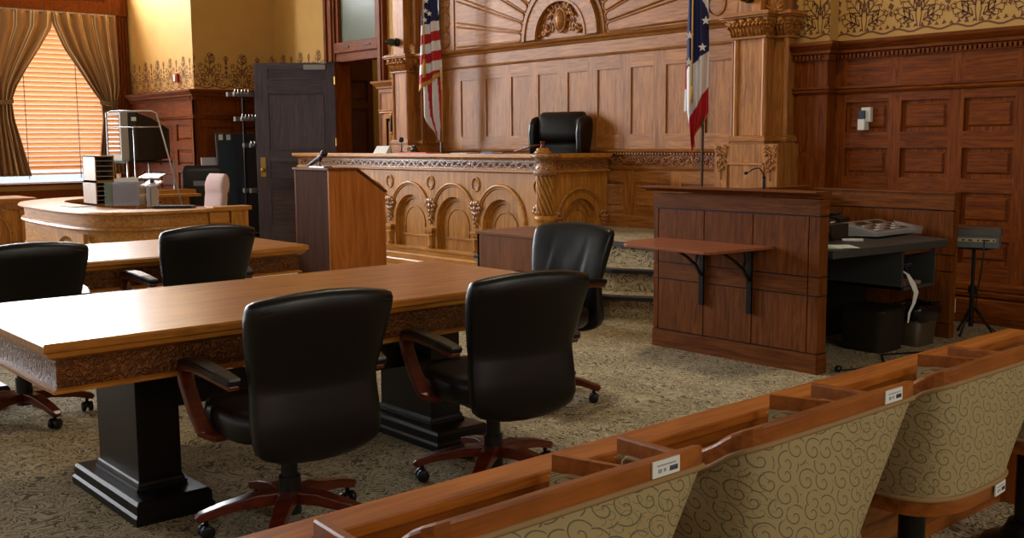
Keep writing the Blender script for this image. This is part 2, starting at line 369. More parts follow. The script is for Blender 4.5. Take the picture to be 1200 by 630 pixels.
def stencil(mb,u0,u1,z0,pitch,h,mat,seed=3,plume=True):
    """flat painted leaf border, 1 mm proud of the wall plane (front at y=0)"""
    def stroke(pts,ws):
        vs=[];fs=[]
        for i,p in enumerate(pts):
            a=pts[max(0,i-1)];b=pts[min(len(pts)-1,i+1)];dx,dz=b[0]-a[0],b[1]-a[1];l=math.hypot(dx,dz) or 1
            nx,nz=-dz/l*ws[i]/2,dx/l*ws[i]/2
            vs+= [(min(max(p[0]+nx,u0),u1),-.0012,p[1]+nz),(min(max(p[0]-nx,u0),u1),-.0012,p[1]-nz)]
        for i in range(len(pts)-1): fs.append((2*i,2*i+1,2*i+3,2*i+2))
        mb.add(vs,fs,mat)
    def tri(a,b,c):
        mb.add([(min(max(p[0],u0),u1),-.0012,p[1]) for p in(a,b,c)],[(0,1,2)],mat)
    n=int((u1-u0)/pitch+1.5)
    def leaf(px,pz,ang,ln,wd,tip=1):
        """outline, vein and dark notches of one lobed leaf"""
        ca,sa=cos(ang),sin(ang)
        def Q(a,b): return (px+a*ca-b*sa,pz+a*sa+b*ca)
        for sg in(-1,1):
            out=[]
            for i in range(25):
                t=i/24; lob=abs(sin(t*PI*3.5)); r=wd*sin(PI*min(1,t*1.02))**.7*(.55+.45*lob); out.append(Q(t*ln+.05*ln*lob*(1-t),sg*r))
            stroke(out,[.0068*sc_]*25)
            for i in(1,2,3):
                t=i/3.5; c=Q(t*ln,sg*wd*.5*sin(PI*t)**.7); d=Q(t*ln+.11*ln,sg*wd*.93*sin(PI*min(.95,t+.06))**.7)
                stroke([Q((t-.14)*ln,0),c,d],[.003,.012*sc_,.002])
                e0=Q(t*ln-.02*ln,sg*wd*1.02*sin(PI*t)**.7); e1=Q(t*ln+.05*ln,sg*wd*.78*sin(PI*t)**.7); e2=Q(t*ln+.09*ln,sg*wd*1.1*sin(PI*t)**.7); tri(e0,e1,e2)
        stroke([Q(0,0),Q(ln*.5,wd*.06),Q(ln*.9,0)],[.014*sc_,.009*sc_,.002])
    sc_=pitch/.45
    for k in range(-1,n):
        o=u0+(k+.5)*pitch
        if o<u0-pitch or o>u1+pitch*.5: continue
        W_=pitch
        def P(u,v): return (o+u*W_,z0+v*W_)
        stroke([P(-.5+i/12,.06+.03*sin(i*PI/3)) for i in range(13)],[.014*sc_]*13)
        for i in range(8):
            u=-.5+i/8+.03; tri(P(u,.10),P(u+.08,.10+.02*(i%2)),P(u+.035,.16+.02*(i%3)))
        for sg in(-1,1):
            cx,cz=.24*sg,.27
            stroke([P(cx+sg*(.11-.011*i)*cos(i*.62+1.2),cz+(.11-.011*i)*sin(i*.62+1.2)) for i in range(9)],[.009*sc_]*8+[.003])
            c=P(cx,cz); r=.03*sc_*.45; mb.add([(min(max(c[0]+r*cos(i*PI/4),u0),u1),-.0012,c[1]+r*sin(i*PI/4)) for i in range(8)],[tuple(range(8))],mat)
            leaf(*P(.08*sg,.2),PI/2-sg*R(62),.42*W_,.13*W_)
            leaf(*P(.05*sg,.36),PI/2-sg*R(38),.46*W_,.13*W_)
            stroke([P(.02*sg,.1),P(.05*sg,.3),P(.03*sg,.5),P(.0,.62)],[.008*sc_]*3+[.004])
        leaf(*P(0,.42),PI/2,.62*W_,.15*W_)
        leaf(*P(.02,.72),PI/2-.25,.30*W_,.10*W_)
        for v,w in((.34,.035),(.46,.055),(.60,.06),(.73,.04)):
            tri(P(.5-w,v),P(.5+w*.4,v-.05),P(.5+w,v+.03)); tri(P(.5-w,v),P(.5+w,v+.03),P(.5-w*.3,v+.08))
        leaf(*P(.5,.78),PI/2,.17*W_,.07*W_)
CORN=[(0,2.055),(.022,2.055),(.022,2.10),(.05,2.108),(.052,2.13),(.075,2.15),(.10,2.175),(.105,2.2),(0,2.2)]
MIDM=[(0,1.775),(.018,1.78),(.03,1.795),(.022,1.81),(.034,1.82),(.034,1.835),(0,1.835)]
LOWM=[(0,.205),(.03,.21),(.036,.235),(.02,.25),(.032,.262),(.034,.295),(.02,.31),(0,.318)]
BASEM=[(0,0),(.03,0),(.03,.18),(.022,.19),(0,.195)]
def dentils(mb,p0,p1,nrm,z0=2.065,z1=2.095,out=.045,pitch=.037):
    d=Vector((p1[0]-p0[0],p1[1]-p0[1])); l=d.length; d.normalize(); n=Vector(nrm); k=int(l/pitch)
    for i in range(k):
        a=Vector(p0)+d*(i*pitch+.006); b=a+d*.02; c=a+n*out; e=b+n*out
        xs=[a.x,b.x,c.x,e.x]; ys=[a.y,b.y,c.y,e.y]; mb.box(min(xs),min(ys),z0,max(xs),max(ys),z1,0)

# ---- floor, ceiling
struct(MB().box(XL-.3,YR-.3,-.12,XR+.3,Y0+2.6,0,0).build('floor',CARPET))
struct(MB().box(XL-.3,YR-.3,ZC,XR+.3,Y0+2.6,ZC+.15,0).build('ceiling',PLASTER))
# ---- judge platform: three carpeted risers with rubber nosings
NL=[[(-7.6,5.78),(-6.4,5.82),(-5.74,5.97),(-5.43,6.15),(-5.0,6.42),(-4.79,6.6)],
    [(-7.6,6.1),(-6.4,6.12),(-5.92,6.20),(-5.61,6.35),(-5.1,6.6),(-4.79,6.78)],
    [(-7.6,6.56),(-6.6,6.54),(-6.11,6.51),(-5.71,6.5),(-5.2,6.72),(-4.79,6.92)]]
for k,nl in enumerate(NL):
    z=.18*(k+1); poly=[(x,y+.015) for x,y in nl]+[(-4.79,Y0-.002),(-7.6,Y0-.002)]
    m=MB().prism(poly,z-.18,z-.002,'z',0)
    s=struct(m.build('floor_step',CARPET))
    n=MB(); n.sweep(nl,[(.0,z-.032),(.012,z-.032),(.012,z-.004),(.004,z+.004),(-.05,z+.004),(-.05,z-.004)],0); n.build('nosing',NOSING,s)
struct(MB().box(-12.35,7.08,0,-7.605,Y0-.002,PF,0).build('floor_dais',CARPET))

# ---- left wall (windows)
wl=MB()
WIN=[(4.41,6.33),(.6,2.52),(-3.2,-1.28),(-7.0,-5.1)]
ys=[YR]+[e for w in sorted(WIN) for e in w]+[6.56]
for i in range(0,len(ys),2): wl.box(XL-.3,ys[i],0,XL,ys[i+1],ZC,3)
for a,b in WIN:
    wl.box(XL-.3,a,0,XL,b,.80,3); wl.box(XL-.3,a,3.45,XL,b,4.02,3); wl.box(XL-.3,a,5.35,XL,b,ZC,3)
    # panelled dado and header
    n=3; w=(b-a)/n
    wl.T=Matrix.Translation((XL,0,0))@Matrix.Rotation(PI/2,4,'Z')
    panels(wl,[(a+.08+i*w,a+w-.04+i*w) for i in range(n)],[(.2,.6)],a,b,0,.72,-.05,-.03,0.)
    panels(wl,[(a+.02+i*.46,a+.4+i*.46) for i in range(4)],[(3.62,3.86)],a-.22,b+.22,3.45,4.0,-.13,-.105,0.)
    wl.T=None
for i in range(0,len(ys),2):
    if ys[i+1]-ys[i]>.5:
        wl.T=Matrix.Translation((XL,0,0))@Matrix.Rotation(PI/2,4,'Z')
        c=[];u=ys[i]+.3
        while u+.55<ys[i+1]-.2: c.append((u,u+.55)); u+=.67
        panels(wl,c,ROWS,ys[i]+.22,ys[i+1]-.22,.3,2.2,-.05,-.03,0.); wl.T=None
struct(wl.build('wall_left',OAKR+[WALLGOLD]))
def window(idx,a,b,blind):
    m=MB(); x=XL
    for y in(a-.22,b):                                   # fluted casing pilasters
        m.box(x,y,0,x+.09,y+.22,3.47,2)
        for j in range(4): m.box(x+.09,y+.02+j*.05,.3,x+.112,y+.05+j*.05,3.42,2)
    for z0,z1 in((.82,3.45),(4.02,5.35)):
        m.box(x-.2,a,z0,x-.14,a+.06,z1,2); m.box(x-.2,b-.06,z0,x-.14,b,z1,2)
        m.box(x-.2,a,z0,x-.14,b,z0+(.02 if z0<1 else .07),1); m.box(x-.2,a,z1-.07,x-.14,b,z1,1)
    m.box(x-.19,(a+b)/2-.02,4.02,x-.15,(a+b)/2+.02,5.35,2)
    o=struct(m.build('window_%d'%idx,OAKR))
    MB().box(x-.28,a-.05,.795,x+.06,b+.05,.83,1).build('window_sill',OAKR,o,bevel=.004)
    g=MB(); g.box(x-.176,a+.06,.84,x-.17,b-.06,3.38,0); g.box(x-.176,a+.06,4.09,x-.17,b-.06,5.28,0); g.build('window_pane',GLASS,o)
    return o
for i,(a,b) in enumerate(WIN): window(i+1,a,b,i==0)

# ---- return wall, chimney face and doorway wall on the left
wr=MB()
wr.box(XL-.3,6.56,0,-14.62,6.9,2.2,2)
wr.T=Matrix.Translation((0,6.535,0))
panels(wr,[(-16.6,-16.05),(-15.921,-15.373),(-15.248,-14.704)],ROWS,XL,-14.6,.3,2.2); wr.box(XL,0,0,-14.6,.03,.3,0)
wr.T=Matrix.Translation((-14.6,0,0))@Matrix.Rotation(PI/2,4,'Z')
panels(wr,[(6.65,7.15),(7.27,7.77)],[ROWS[0],ROWS[1],(1.101,1.66)],6.535,Y0,.3,2.2); wr.box(6.535,0,0,Y0,.03,.3,0)
wr.T=Matrix.Translation((0,Y0,0))
panels(wr,[(-14.5,-13.95),(-13.83,-13.3)],ROWS,-14.6,-13.04,.3,2.2); wr.box(-14.6,0,0,-13.04,.03,.3,0); wr.T=None
struct(wr.build('wall_left_wainscot',OAKR))
wp=MB(); wp.box(XL-.3,6.56,2.2,-14.62,Y0+.2,ZC,0); wp.box(-14.62,Y0+.02,2.2,-13.04,Y0+.2,ZC,0)
wp.T=Matrix.Translation((0,6.56,0)); stencil(wp,XL+.02,-14.62,2.21,.47,.42,1)
wp.T=Matrix.Translation((-14.62,0,0))@Matrix.Rotation(PI/2,4,'Z'); stencil(wp,6.56,Y0+.01,2.21,.51,.42,1)
wp.T=Matrix.Translation((0,Y0+.02,0)); stencil(wp,-14.6,-13.05,2.21,.51,.42,1); wp.T=None
struct(wp.build('wall_left_return',[WALLGOLD,STENCIL]))
t=MB(); pth=[(XL+.1,6.535),(-14.6,6.535),(-14.6,Y0),(-13.05,Y0)]
for pr in(CORN,MIDM,LOWM,BASEM): t.sweep(pth,pr,0)
dentils(t,(XL+.1,6.535),(-14.6,6.535),(0,-1)); dentils(t,(-14.6,6.535),(-14.6,Y0),(1,0))
struct(t.build('trim_1',OAKR))

# ---- doorway wall
dw=MB()
dw.box(-13.04,Y0+.02,2.56,-11.54,Y0+.2,2.6,1); dw.box(-13.04,Y0+.02,4.3,-11.0,Y0+.2,ZC,0); dw.box(-11.6,Y0+.02,0,-11.0,Y0+.2,ZC,0)
dw.T=Matrix.Translation((0,Y0+.02,0)); stencil(dw,-11.5,-11.0,2.21,.51,.42,1); dw.T=None
struct(dw.build('wall_doorway',[WALLGOLD,STENCIL]))
cs=MB()
cs.box(-13.04,Y0-.05,0,-12.76,Y0+.2,4.3,2); cs.box(-13.0,Y0-.075,0,-12.94,Y0-.05,4.3,2); cs.box(-12.86,Y0-.075,0,-12.8,Y0-.05,4.3,2)
cs.box(-11.70,Y0-.05,0,-11.56,Y0+.2,4.3,2); cs.box(-11.66,Y0-.07,0,-11.6,Y0-.05,4.3,2)
cs.box(-12.76,Y0-.03,2.52,-11.7,Y0+.15,2.62,0); cs.box(-12.76,Y0-.05,2.64,-11.7,Y0+.1,2.78,0); cs.box(-12.76,Y0-.02,2.62,-11.7,Y0+.1,2.64,0)
cs.box(-12.76,Y0-.02,2.78,-12.70,Y0+.08,4.3,2); cs.box(-11.78,Y0-.02,2.78,-11.70,Y0+.08,4.3,2)
d1=struct(cs.build('door_1',OAKR,bevel=.004))
MB().box(-12.70,Y0+.03,2.78,-11.78,Y0+.04,4.3,0).build('transom_pane',FROST,d1)
hg=MB()
for x in(-12.5,-11.98): hg.box(x,Y0-.062,2.70,x+.12,Y0-.05,2.72,0)
hg.build('transom_hinge',BRONZE,d1)
# vestibule beyond the doorway
vs=MB(); vs.box(-13.0,Y0+1.6,0,-11.3,Y0+1.7,4.4,0); vs.box(-13.1,Y0+.2,0,-13.0,Y0+1.7,4.4,0); vs.box(-11.4,Y0+.2,0,-11.3,Y0+1.7,4.4,0); vs.box(-13.1,Y0+.2,4.4,-11.3,Y0+1.7,4.45,0)
vs.box(-11.41,Y0+.2,1.0,-11.399,Y0+1.6,1.16,1)
struct(vs.build('wall_vestibule',[plain('mustard_paint',(176,138,52),rough=.8),plain('dark_band',(40,34,20))]))
iv=MB(); iv.T=Matrix.Translation((-12.97,0,0))@Matrix.Rotation(PI/2,4,'Z')
panels(iv,[(8.2,8.46)],[(.25,.95),(1.15,1.9),(2.0,2.3)],8.06,8.55,0,2.7)
struct(iv.build('door_2',woodset('hall_door_oak',(60,26,12),(90,42,20),coat=0)))

# ---- open door leaf
lx,ly=-12.78,7.80; LW=1.12
ang=math.atan2(-.757,-.653)
lf=MB()                                   # local x from hinge to free edge, front (seen) face toward -Y local after rotation
def leaf(mb):
    th=.05
    def fr(y0,y1):
        mb.box(0,y0,0,.16,y1,2.5,2); mb.box(LW-.17,y0,0,LW,y1,2.5,2)
        for z0,z1 in((0,.25),(.78,.9),(1.14,1.29),(2.09,2.27),(2.43,2.5)): mb.box(.16,y0,z0,LW-.17,y1,z1,0)
    fr(-th/2,th/2)
    for z0,z1 in((.25,.78),(.9,1.14),(2.27,2.43)):
        mb.box(.16,-.012,z0,LW-.17,.012,z1,0); 
        mb.wedge(.2,-.022,z0+.03,LW-.21,-.012,z1-.03,.03,0)
    # moulding round each opening on both faces
    for z0,z1 in((.25,.78),(.9,1.14),(1.29,2.09),(2.27,2.43)):
        for a,b,c,d in((.16,z0,LW-.17,z0+.018),(.16,z1-.018,LW-.17,z1),(.16,z0,.178,z1),(LW-.188,z0,LW-.17,z1)):
            mb.box(a,-.032,b,c,.032,d,0 if c-a>.1 else 2)
    mb.box(.178,-.008,1.308,LW-.188,.008,2.072,2)
leaf(lf)
# face shown to the room is the one toward the camera: rotate so local +x runs to the free edge
lm=Matrix.Rotation(ang,4,'Z')
od=lf.build('door_3',OAKD,loc=(lx,ly,.02),rz=ang,bevel=.003); struct(od)
def side(mb): return mb
# camera side in this rotated frame is local +Y
cl=MB(); cl.box(.12,.026,2.40,.42,.075,2.47,0); cl.build('door_closer',GREYP,od,bevel=.004)
ar=MB(); ar.tube([(.2,.07,2.48),(-.02,.12,2.5),(-.18,.05,2.5)],.008,6); ar.build('closer_arm',BRONZE,od)
kn=MB(); kn.box(LW-.12,.025,.93,LW-.05,.03,1.2,0); kn.lathe([(.0,.03),(.012,.03),(.012,.055),(.026,.065),(.03,.08),(.02,.092),(0,.094)],(LW-.085,0,1.02),12,0,True,'y'); kn.build('door_handle',BRASS,od)
for z in(.35,1.35,2.2):
    hh=MB(); hh.cyl((0,.02,z),.012,.11,10); hh.build('door_hinge',BRASS,od)

# ---- alcove wall with tall panels, carved band and sunburst
al=MB(); al.T=Matrix.Translation((0,Y0,0))
A0,A1=-10.42,-5.75
al.box(A0,.062,0,A1,.2,4.2,0)
cols=[(-10.168-.2,-10.0)]+[(-9.691+.0,-9.525),]; cols=[]
edges=[(-10.168,-10.0),(-9.691,-9.525),(-9.211,-9.076),(-8.771,-8.623),(-8.315,-8.156),(-7.86,-7.71),(-7.396,-7.243),(-6.943,-6.784)]  # stiles
# recessed tall panels lie between the stiles
pc=[(A0+.06,-10.168)]+[(edges[i][1],edges[i+1][0]) for i in range(len(edges)-1)]+[(-6.784,-6.44),(-6.30,-5.98)]
panels(al,pc,[(1.473,2.134)],A0,A1,1.31,2.29,dep=.014,thick=.06,raised=0)
lp=[(-10.3+i*.62,-9.82+i*.62) for i in range(7)]
panels(al,lp,[(.72,.99)],A0,A1,PF,1.15,dep=.02,thick=.05,raised=.008,inset=.03)
al.T=None
al.sweep([(A0,Y0),(A1,Y0)],[(0,PF),(.03,PF),(.03,PF+.1),(.015,PF+.11),(0,PF+.12)],0)
al.sweep([(A0,Y0),(A1,Y0)],[(0,1.12),(.02,1.125),(.035,1.15),(0,1.155)],0)
al.sweep([(A0,Y0),(A1,Y0)],[(0,1.285),(.02,1.285),(.05,1.3),(.055,1.318),(0,1.325)],0)
for i in range(120): al.box(A0+i*.0388,Y0-.034,1.27,A0+i*.0388+.02,Y0,1.288,0)
al.box(A0,Y0-.008,1.155,A1,Y0,1.27,3)
relief_band(al,Matrix.Translation((0,Y0-.010,0)),A0+.05,A1-.05,1.212,.046)
al.sweep([(A0,Y0),(A1,Y0)],[(0,2.275),(.02,2.28),(.028,2.295),(0,2.30)],0)
al.box(A0,Y0-.012,2.30,A1,Y0+.05,2.42,0)
al.sweep([(A0,Y0),(A1,Y0)],[(0,2.42),(.015,2.425),(.03,2.45),(.06,2.465),(.07,2.485),(.03,2.50),(0,2.505)],0)
# sunburst field
SX,SZ=-8.233,2.505
al.box(A0,Y0,2.50,A1,Y0+.05,4.2,0)
X0s,X1s,Z1s=-10.05,-6.42,4.1
def hit(a):
    c,s_=cos(a),sin(a); t=9
    if c>1e-6: t=min(t,(X1s-SX)/c)
    if c<-1e-6: t=min(t,(X0s-SX)/c)
    if s_>1e-6: t=min(t,(Z1s-SZ)/s_)
    return t
nray=20
for i in range(nray):
    a0=PI*i/nray+.014; a1=PI*(i+1)/nray-.014; am=(a0+a1)/2; r0=.66
    inner=[]; w=r0*(a1-a0)/2; cx,cz=SX+(r0+w)*cos(am),SZ+(r0+w)*sin(am)
    for j in range(7):
        t=am+PI/2+PI*j/6; inner.append((cx+w*cos(t),cz+w*sin(t)))
    h1=hit(a1); h0=hit(a0); o=[(SX+h0*cos(a0),SZ+h0*sin(a0)),(SX+hit(am)*cos(am),SZ+hit(am)*sin(am)),(SX+h1*cos(a1),SZ+h1*sin(a1))]
    poly=inner+o
    al.prism(poly,Y0-.006,Y0+.01,'y',0)
    # dark-edged bead outline
    out=[(x,Y0-.006,z) for x,z in [o[2]]+inner+[o[0]]]
    al.tube(out,.011,5,0)
# border strip of rings
for z in(2.64,2.865,3.09,3.315,3.54):
    for cx in(-10.29,-6.18):
        al.tube([(cx+.10*cos(2*PI*k/20),Y0-.004,z+.098*sin(2*PI*k/20)) for k in range(21)],.010,6,0,cap=False)
        al.lathe([(.082,0),(.082,-.004),(.0,-.005)],(cx,Y0,z),24,0,False,'y')
al.box(-10.17,Y0-.014,2.505,-10.10,Y0,4.2,2); al.box(-6.38,Y0-.014,2.505,-6.31,Y0,4.2,2)
# half-round boss with oval and foliage
def halfring(r0,r1,y0,y1,n=28):
    po=[(SX+r1*cos(PI*i/n),SZ+r1*sin(PI*i/n)) for i in range(n+1)]; pi_=[(SX+r0*cos(PI*i/n),SZ+r0*sin(PI*i/n)) for i in range(n+1)]
    for i in range(n): al.prism([po[i],po[i+1],pi_[i+1],pi_[i]],y0,y1,'y',0)
halfring(.39,.56,Y0-.05,Y0); halfring(.545,.575,Y0-.065,Y0-.02); halfring(.375,.40,Y0-.06,Y0-.02); halfring(.60,.64,Y0-.02,Y0)
wa=struct(al.build('wall_alcove',OAK+[CARVE]))
ro=MB(); ro.T=Matrix.Translation((0,Y0-.01,0))
ro.ball((SX,-.02,SZ+.18),.085,.72,.6,1.25,14); ro.tube([(SX+.078*cos(2*PI*k/24),-.02,SZ+.18+.125*sin(2*PI*k/24)) for k in range(25)],.014,6,0,cap=False)
rnd=random.Random(4)
for sg in(-1,1):
    for (cx,cz,r,ph) in((.13,.20,.07,0),(.2,.11,.06,2),(.14,.30,.05,1),(.27,.07,.045,3),(.06,.34,.035,4)):
        ro.tube([(SX+sg*(cx+(r-.005*i)*cos(ph+i*.7)),-.012-.002*(i%2),SZ+cz+(r-.005*i)*sin(ph+i*.7)) for i in range(10)],[.014-.0009*i for i in range(10)],5)
        for k in range(5):
            ro.ball((SX+sg*(cx+rnd.uniform(-.06,.06)),-.012,SZ+cz+rnd.uniform(-.05,.05)),rnd.uniform(.012,.022),1,.8,1.3,6)
ro.build('trim_rosette',OAK,wa)

# ---- pilasters
def pilaster(name,xc,sg,pz=PF):
    """sg=+1: the open side is toward +X"""
    m=MB(); yS,yF=7.60,7.47; w=.27; f=.145
    m.box(xc-w,yS,1.44,xc+w,Y0+.1,2.27,2); m.box(xc-f,yF,1.44,xc+f,yS+.01,2.27,2)
    for x,y in((xc-w,yS),(xc+w,yS),(xc-f,yF),(xc+f,yF)): m.cyl((x,y,1.42),.024,.86,12,2)
    def layer(z0,z1,o,mat=0):
        m.box(xc-w-o,yS-o,z0,xc+w+o,Y0+.1,z1,mat); m.box(xc-f-o,yF-o,z0,xc+f+o,yS,z1,mat)
    layer(1.37,1.39,.03); layer(1.39,1.425,.045); layer(1.425,1.44,.028)
    layer(2.255,2.275,.035)
    for k in range(5): layer(2.275+k*.03,2.305+k*.03,.012+.012*k,2)
    layer(2.425,2.44,.085); layer(2.44,2.462,.10); layer(2.462,2.475,.08)
    m.box(xc-.33,7.42,0,xc+.33,Y0+.1,1.37,2)
    # pedestal panel mouldings
    for a,b,c,d in((-.2,.64,.2,.66),(-.2,1.19,.2,1.21),(-.2,.64,-.18,1.21),(.18,.64,.2,1.21)): m.box(xc+a,7.408,b,xc+c,7.42,d,0 if c-a>.1 else 2)
    m.box(xc-.34,7.41,PF,xc+.34,7.43,PF+.1,0)
    # upper pier
    m.box(xc-.22,7.55,2.475,xc+.22,Y0+.1,4.3,2); m.box(xc-.11,7.45,2.475,xc+.11,7.56,4.3,2)
    o=struct(m.build(name,OAK,bevel=.004))
    c=MB()
    for (dx,y) in((-.12,7.45),(-.04,7.45),(.04,7.45),(.12,7.45),(-.24,7.58),(.24,7.58)):
        for k in range(3):
            c.tube([(xc+dx+.03*(k-1),y+.0,2.28),(xc+dx+.032*(k-1),y-.02,2.34),(xc+dx+.04*(k-1),y-.06,2.385),(xc+dx+.036*(k-1),y-.075,2.36)],[.016,.018,.014,.008],6)
        c.ball((xc+dx,y-.05,2.40),.026,1,1,.9,8)
    for y in(7.52,7.62,7.72):
        for sgn in(-1,1):
            xx=xc+sgn*(.27 if y>7.6 else .15)
            c.tube([(xx,y,2.28),(xx+sgn*.02,y,2.34),(xx+sgn*.06,y,2.385),(xx+sgn*.07,y,2.36)],[.02,.024,.02,.01],6); c.ball((xx+sgn*.045,y,2.40),.024)
    c.build('carved_capital',OAK,o)
    lf_=MB()
    for dx in(-.255,.255): foliage(lf_,xc+dx,7.415,1.25,.15,.22,5,0,14,.5)
    for dx in(-.255,.255): lf_.tube([(xc+dx,7.414,1.06),(xc+dx,7.412,1.3)],.004,5)
    lf_.build('leaf_carving',OAK,o)
    sh=MB()                                   # fluted shell on the abacus
    for dx,y in((.2,7.53),):
        for k in range(9):
            a=PI*k/8; sh.tube([(xc+dx,y,2.475),(xc+dx+.085*cos(a),y-.02,2.475+.115*sin(a))],[.012,.016],6)
        sh.ball((xc+dx,y+.01,2.475),.09,1,.3,1.25,12)
    sh.build('shell_carving',OAK,o)
    return o
pilaster('pillar_alcove',-5.52,1); pilaster('pillar_alcove',-10.72,1)
# dark bulbs on the upper piers
for x,z,lab in((-10.74,2.62,'dark green teardrop bulb on the left pier above the striped flag'),(-5.52,2.60,'dark green teardrop bulb on the right pier cut by the photo top')):
    b=thing('wall_bulb',lab,'bulb',(x,7.45,z))
    MB().lathe([(0,0),(.05,0),(.052,-.03),(.04,-.04)],(0,0,0),14,0,True,'y').build('socket',BRONZE,b)
    MB().lathe([(.03,-.04),(.046,-.065),(.044,-.1),(.028,-.15),(.008,-.19),(0,-.2)],(0,0,0),14,0,True,'y').build('bulb',plain('green_lamp_glass',(54,62,44),rough=.2),b)

# ---- wainscot pier between doorway and left pilaster
pm=MB(); pm.T=Matrix.Translation((0,7.75,0))
pm.box(-11.56,0,0,-10.95,.3,2.2,2)
for a,b,c,d in((-11.48,1.3,-11.03,1.86),): panels(pm,[(a+.04,c-.04)],[(b,d-.14)],a,c,b-.1,d-.08,-.02,0,.01)
pm.T=None
pp=[(-11.56,7.86),(-11.56,7.75),(-10.99,7.75)]
for pr in(CORN,MIDM): pm.sweep(pp,pr,0)
struct(pm.build('pillar_doorway',OAK))

# ---- right part of the back wall
rw=MB(); rw.T=Matrix.Translation((0,Y0,0))
cols=[(-4.826,-4.442),(-4.332,-3.939),(-3.825,-3.436),(-3.31,-2.92),(-2.80,-2.40),(-2.28,-1.88),(-1.76,-1.36),(-1.24,-.84),(-.7,-.3),(-.2,.2),(.3,.7),(.8,1.2),(1.3,1.7),(1.8,2.2),(2.3,2.7)]
panels(rw,cols,ROWS,-4.93,XR,.3,2.2,inset=.05)
rw.box(-4.93,0,0,XR,.05,.3,0)
rw.box(-5.26,-.12,0,-4.93,.05,2.2,2); rw.box(-5.21,-.128,1.30,-5.12,-.12,1.80,2); rw.box(-5.255,-.126,.3,-4.935,-.12,1.26,2)
rw.T=None
struct(rw.build('wall_back_wainscot',OAKR))
rp=MB(); rp.box(-5.26,Y0-.1,2.2,-4.93,Y0+.2,ZC,0); rp.box(-4.93,Y0+.02,2.2,XR,Y0+.2,ZC,0); rp.box(-5.3,Y0+.05,0,XR,Y0+.2,2.2,0)
rp.T=Matrix.Translation((0,Y0+.02,0)); stencil(rp,-4.93,XR,2.225,.47,.52,1); rp.T=Matrix.Translation((0,Y0-.1,0)); stencil(rp,-5.26,-4.93,2.225,.47,.52,1); rp.T=None
struct(rp.build('wall_back',[WALLGOLD,STENCIL]))
t=MB(); pth=[(-5.27,Y0-.12),(-4.93,Y0-.12),(-4.93,Y0),(XR,Y0)]
for pr in(CORN,MIDM,LOWM,BASEM): t.sweep(pth,pr,0)
dentils(t,(-5.26,Y0-.12),(-4.93,Y0-.12),(0,-1)); dentils(t,(-4.9,Y0),(0,Y0),(0,-1))
struct(t.build('trim_2',OAKR))
# wall above the alcove
struct(MB().box(-11.0,Y0+.02,4.2,-5.2,Y0+.2,ZC,0).build('wall_back_upper',WALLGOLD))
# ---- right and rear walls (behind the camera), with tall windows in the rear wall
YW=[(-5.5,-3.5),(-2.0,0.0),(1.5,3.5),(5.0,7.0)]
rr=MB(); e_=[YR]+[e for w in YW for e in w]+[Y0]
for i in range(0,len(e_),2): rr.box(XR,e_[i],0,XR+.2,e_[i+1],ZC,0)
for a,b in YW: rr.box(XR,a,0,XR+.2,b,1.5,0); rr.box(XR,a,4.7,XR+.2,b,ZC,0)
struct(rr.build('wall_right',CREAM))
rr=MB(); RW=[(-14.5,-12.3),(-10,-7.8),(-5.4,-3.2),(-1.2,1.0)]; xs=[XL-.3]+[e for w in RW for e in w]+[XR+.2]
for i in range(0,len(xs),2): rr.box(xs[i],YR-.2,0,xs[i+1],YR,ZC,0)
for a,b in RW: rr.box(a,YR-.2,0,b,YR,1.0,0); rr.box(a,YR-.2,4.6,b,YR,ZC,0)
struct(rr.build('wall_rear',CREAM))
# =============================================================== judge's bench
YB=6.924; BX0,BX1=-12.3,-7.504; BT=1.285
CARVEG=woodset('polished_carving',(130,80,36),(180,120,62),rough=.2,coat=.8,spec=.6)
bench=thing('judge_bench','long carved honey oak judge bench with arches, facing the lawyers tables','bench',(-9.9,YB,0))
def W(mb,name,mats,parent,**k):
    """build a mesh given in world coordinates under a parent that is not rotated"""
    p=Vector(parent.location); q=parent.parent
    while q: p+=Vector(q.location); q=q.parent
    for i,v in enumerate(mb.v): mb.v[i]=v-p
    return mb.build(name,mats,parent,**k)
def arch_face(mb,u0,u1,z0,z1,cx,r,zs,dep=.06,panel=True):
    """slab front y=0, thickness dep, with a round-headed opening of radius r springing at zs from z0b"""
    zb=z0
    mb.box(u0,0,z0,cx-r,dep,z1,2); mb.box(cx+r,0,z0,u1,dep,z1,2)
    n=20
    for i in range(n):
        a0=PI-PI*i/n; a1=PI-PI*(i+1)/n; x0,x1=cx+r*cos(a0),cx+r*cos(a1); q0,q1=zs+r*sin(a0),zs+r*sin(a1)
        mb.prism([(x0,q0),(x1,q1),(x1,z1),(x0,z1)],0,dep,'y',2)
def arch_bead(mb,cx,zs,r,y,rad,z_low=None,mat=0,n=24,half=None):
    pts=[]
    if z_low is not None: pts.append((cx-r,y,z_low))
    pts+=[(cx-r*cos(PI*i/n),y,zs+r*sin(PI*i/n)) for i in range(n+1)]
    if z_low is not None: pts.append((cx+r,y,z_low))
    mb.tube(pts,rad,6,mat)
def recess(mb,cx,zs,r,zb):
    mb.box(cx-r-.01,.07,zb,cx+r+.01,.085,zs+r+.01,2)
    mb.box(cx-r,.052,zb,cx-r+.045,.08,zs,2); mb.box(cx+r-.045,.052,zb,cx+r,.08,zs,2)
    n=18
    for i in range(n):
        a0=PI*i/n;a1=PI*(i+1)/n; ra,rb=r,r-.045
        mb.prism([(cx+ra*cos(a0),zs+ra*sin(a0)),(cx+ra*cos(a1),zs+ra*sin(a1)),(cx+rb*cos(a1),zs+rb*sin(a1)),(cx+rb*cos(a0),zs+rb*sin(a0))],.052,.08,'y',2)
    arch_bead(mb,cx,zs-.02,r*.62,.069,.009,zb+.14)
    mb.box(cx-r*.8,.055,zb+.12,cx+r*.8,.08,zb+.145,0)
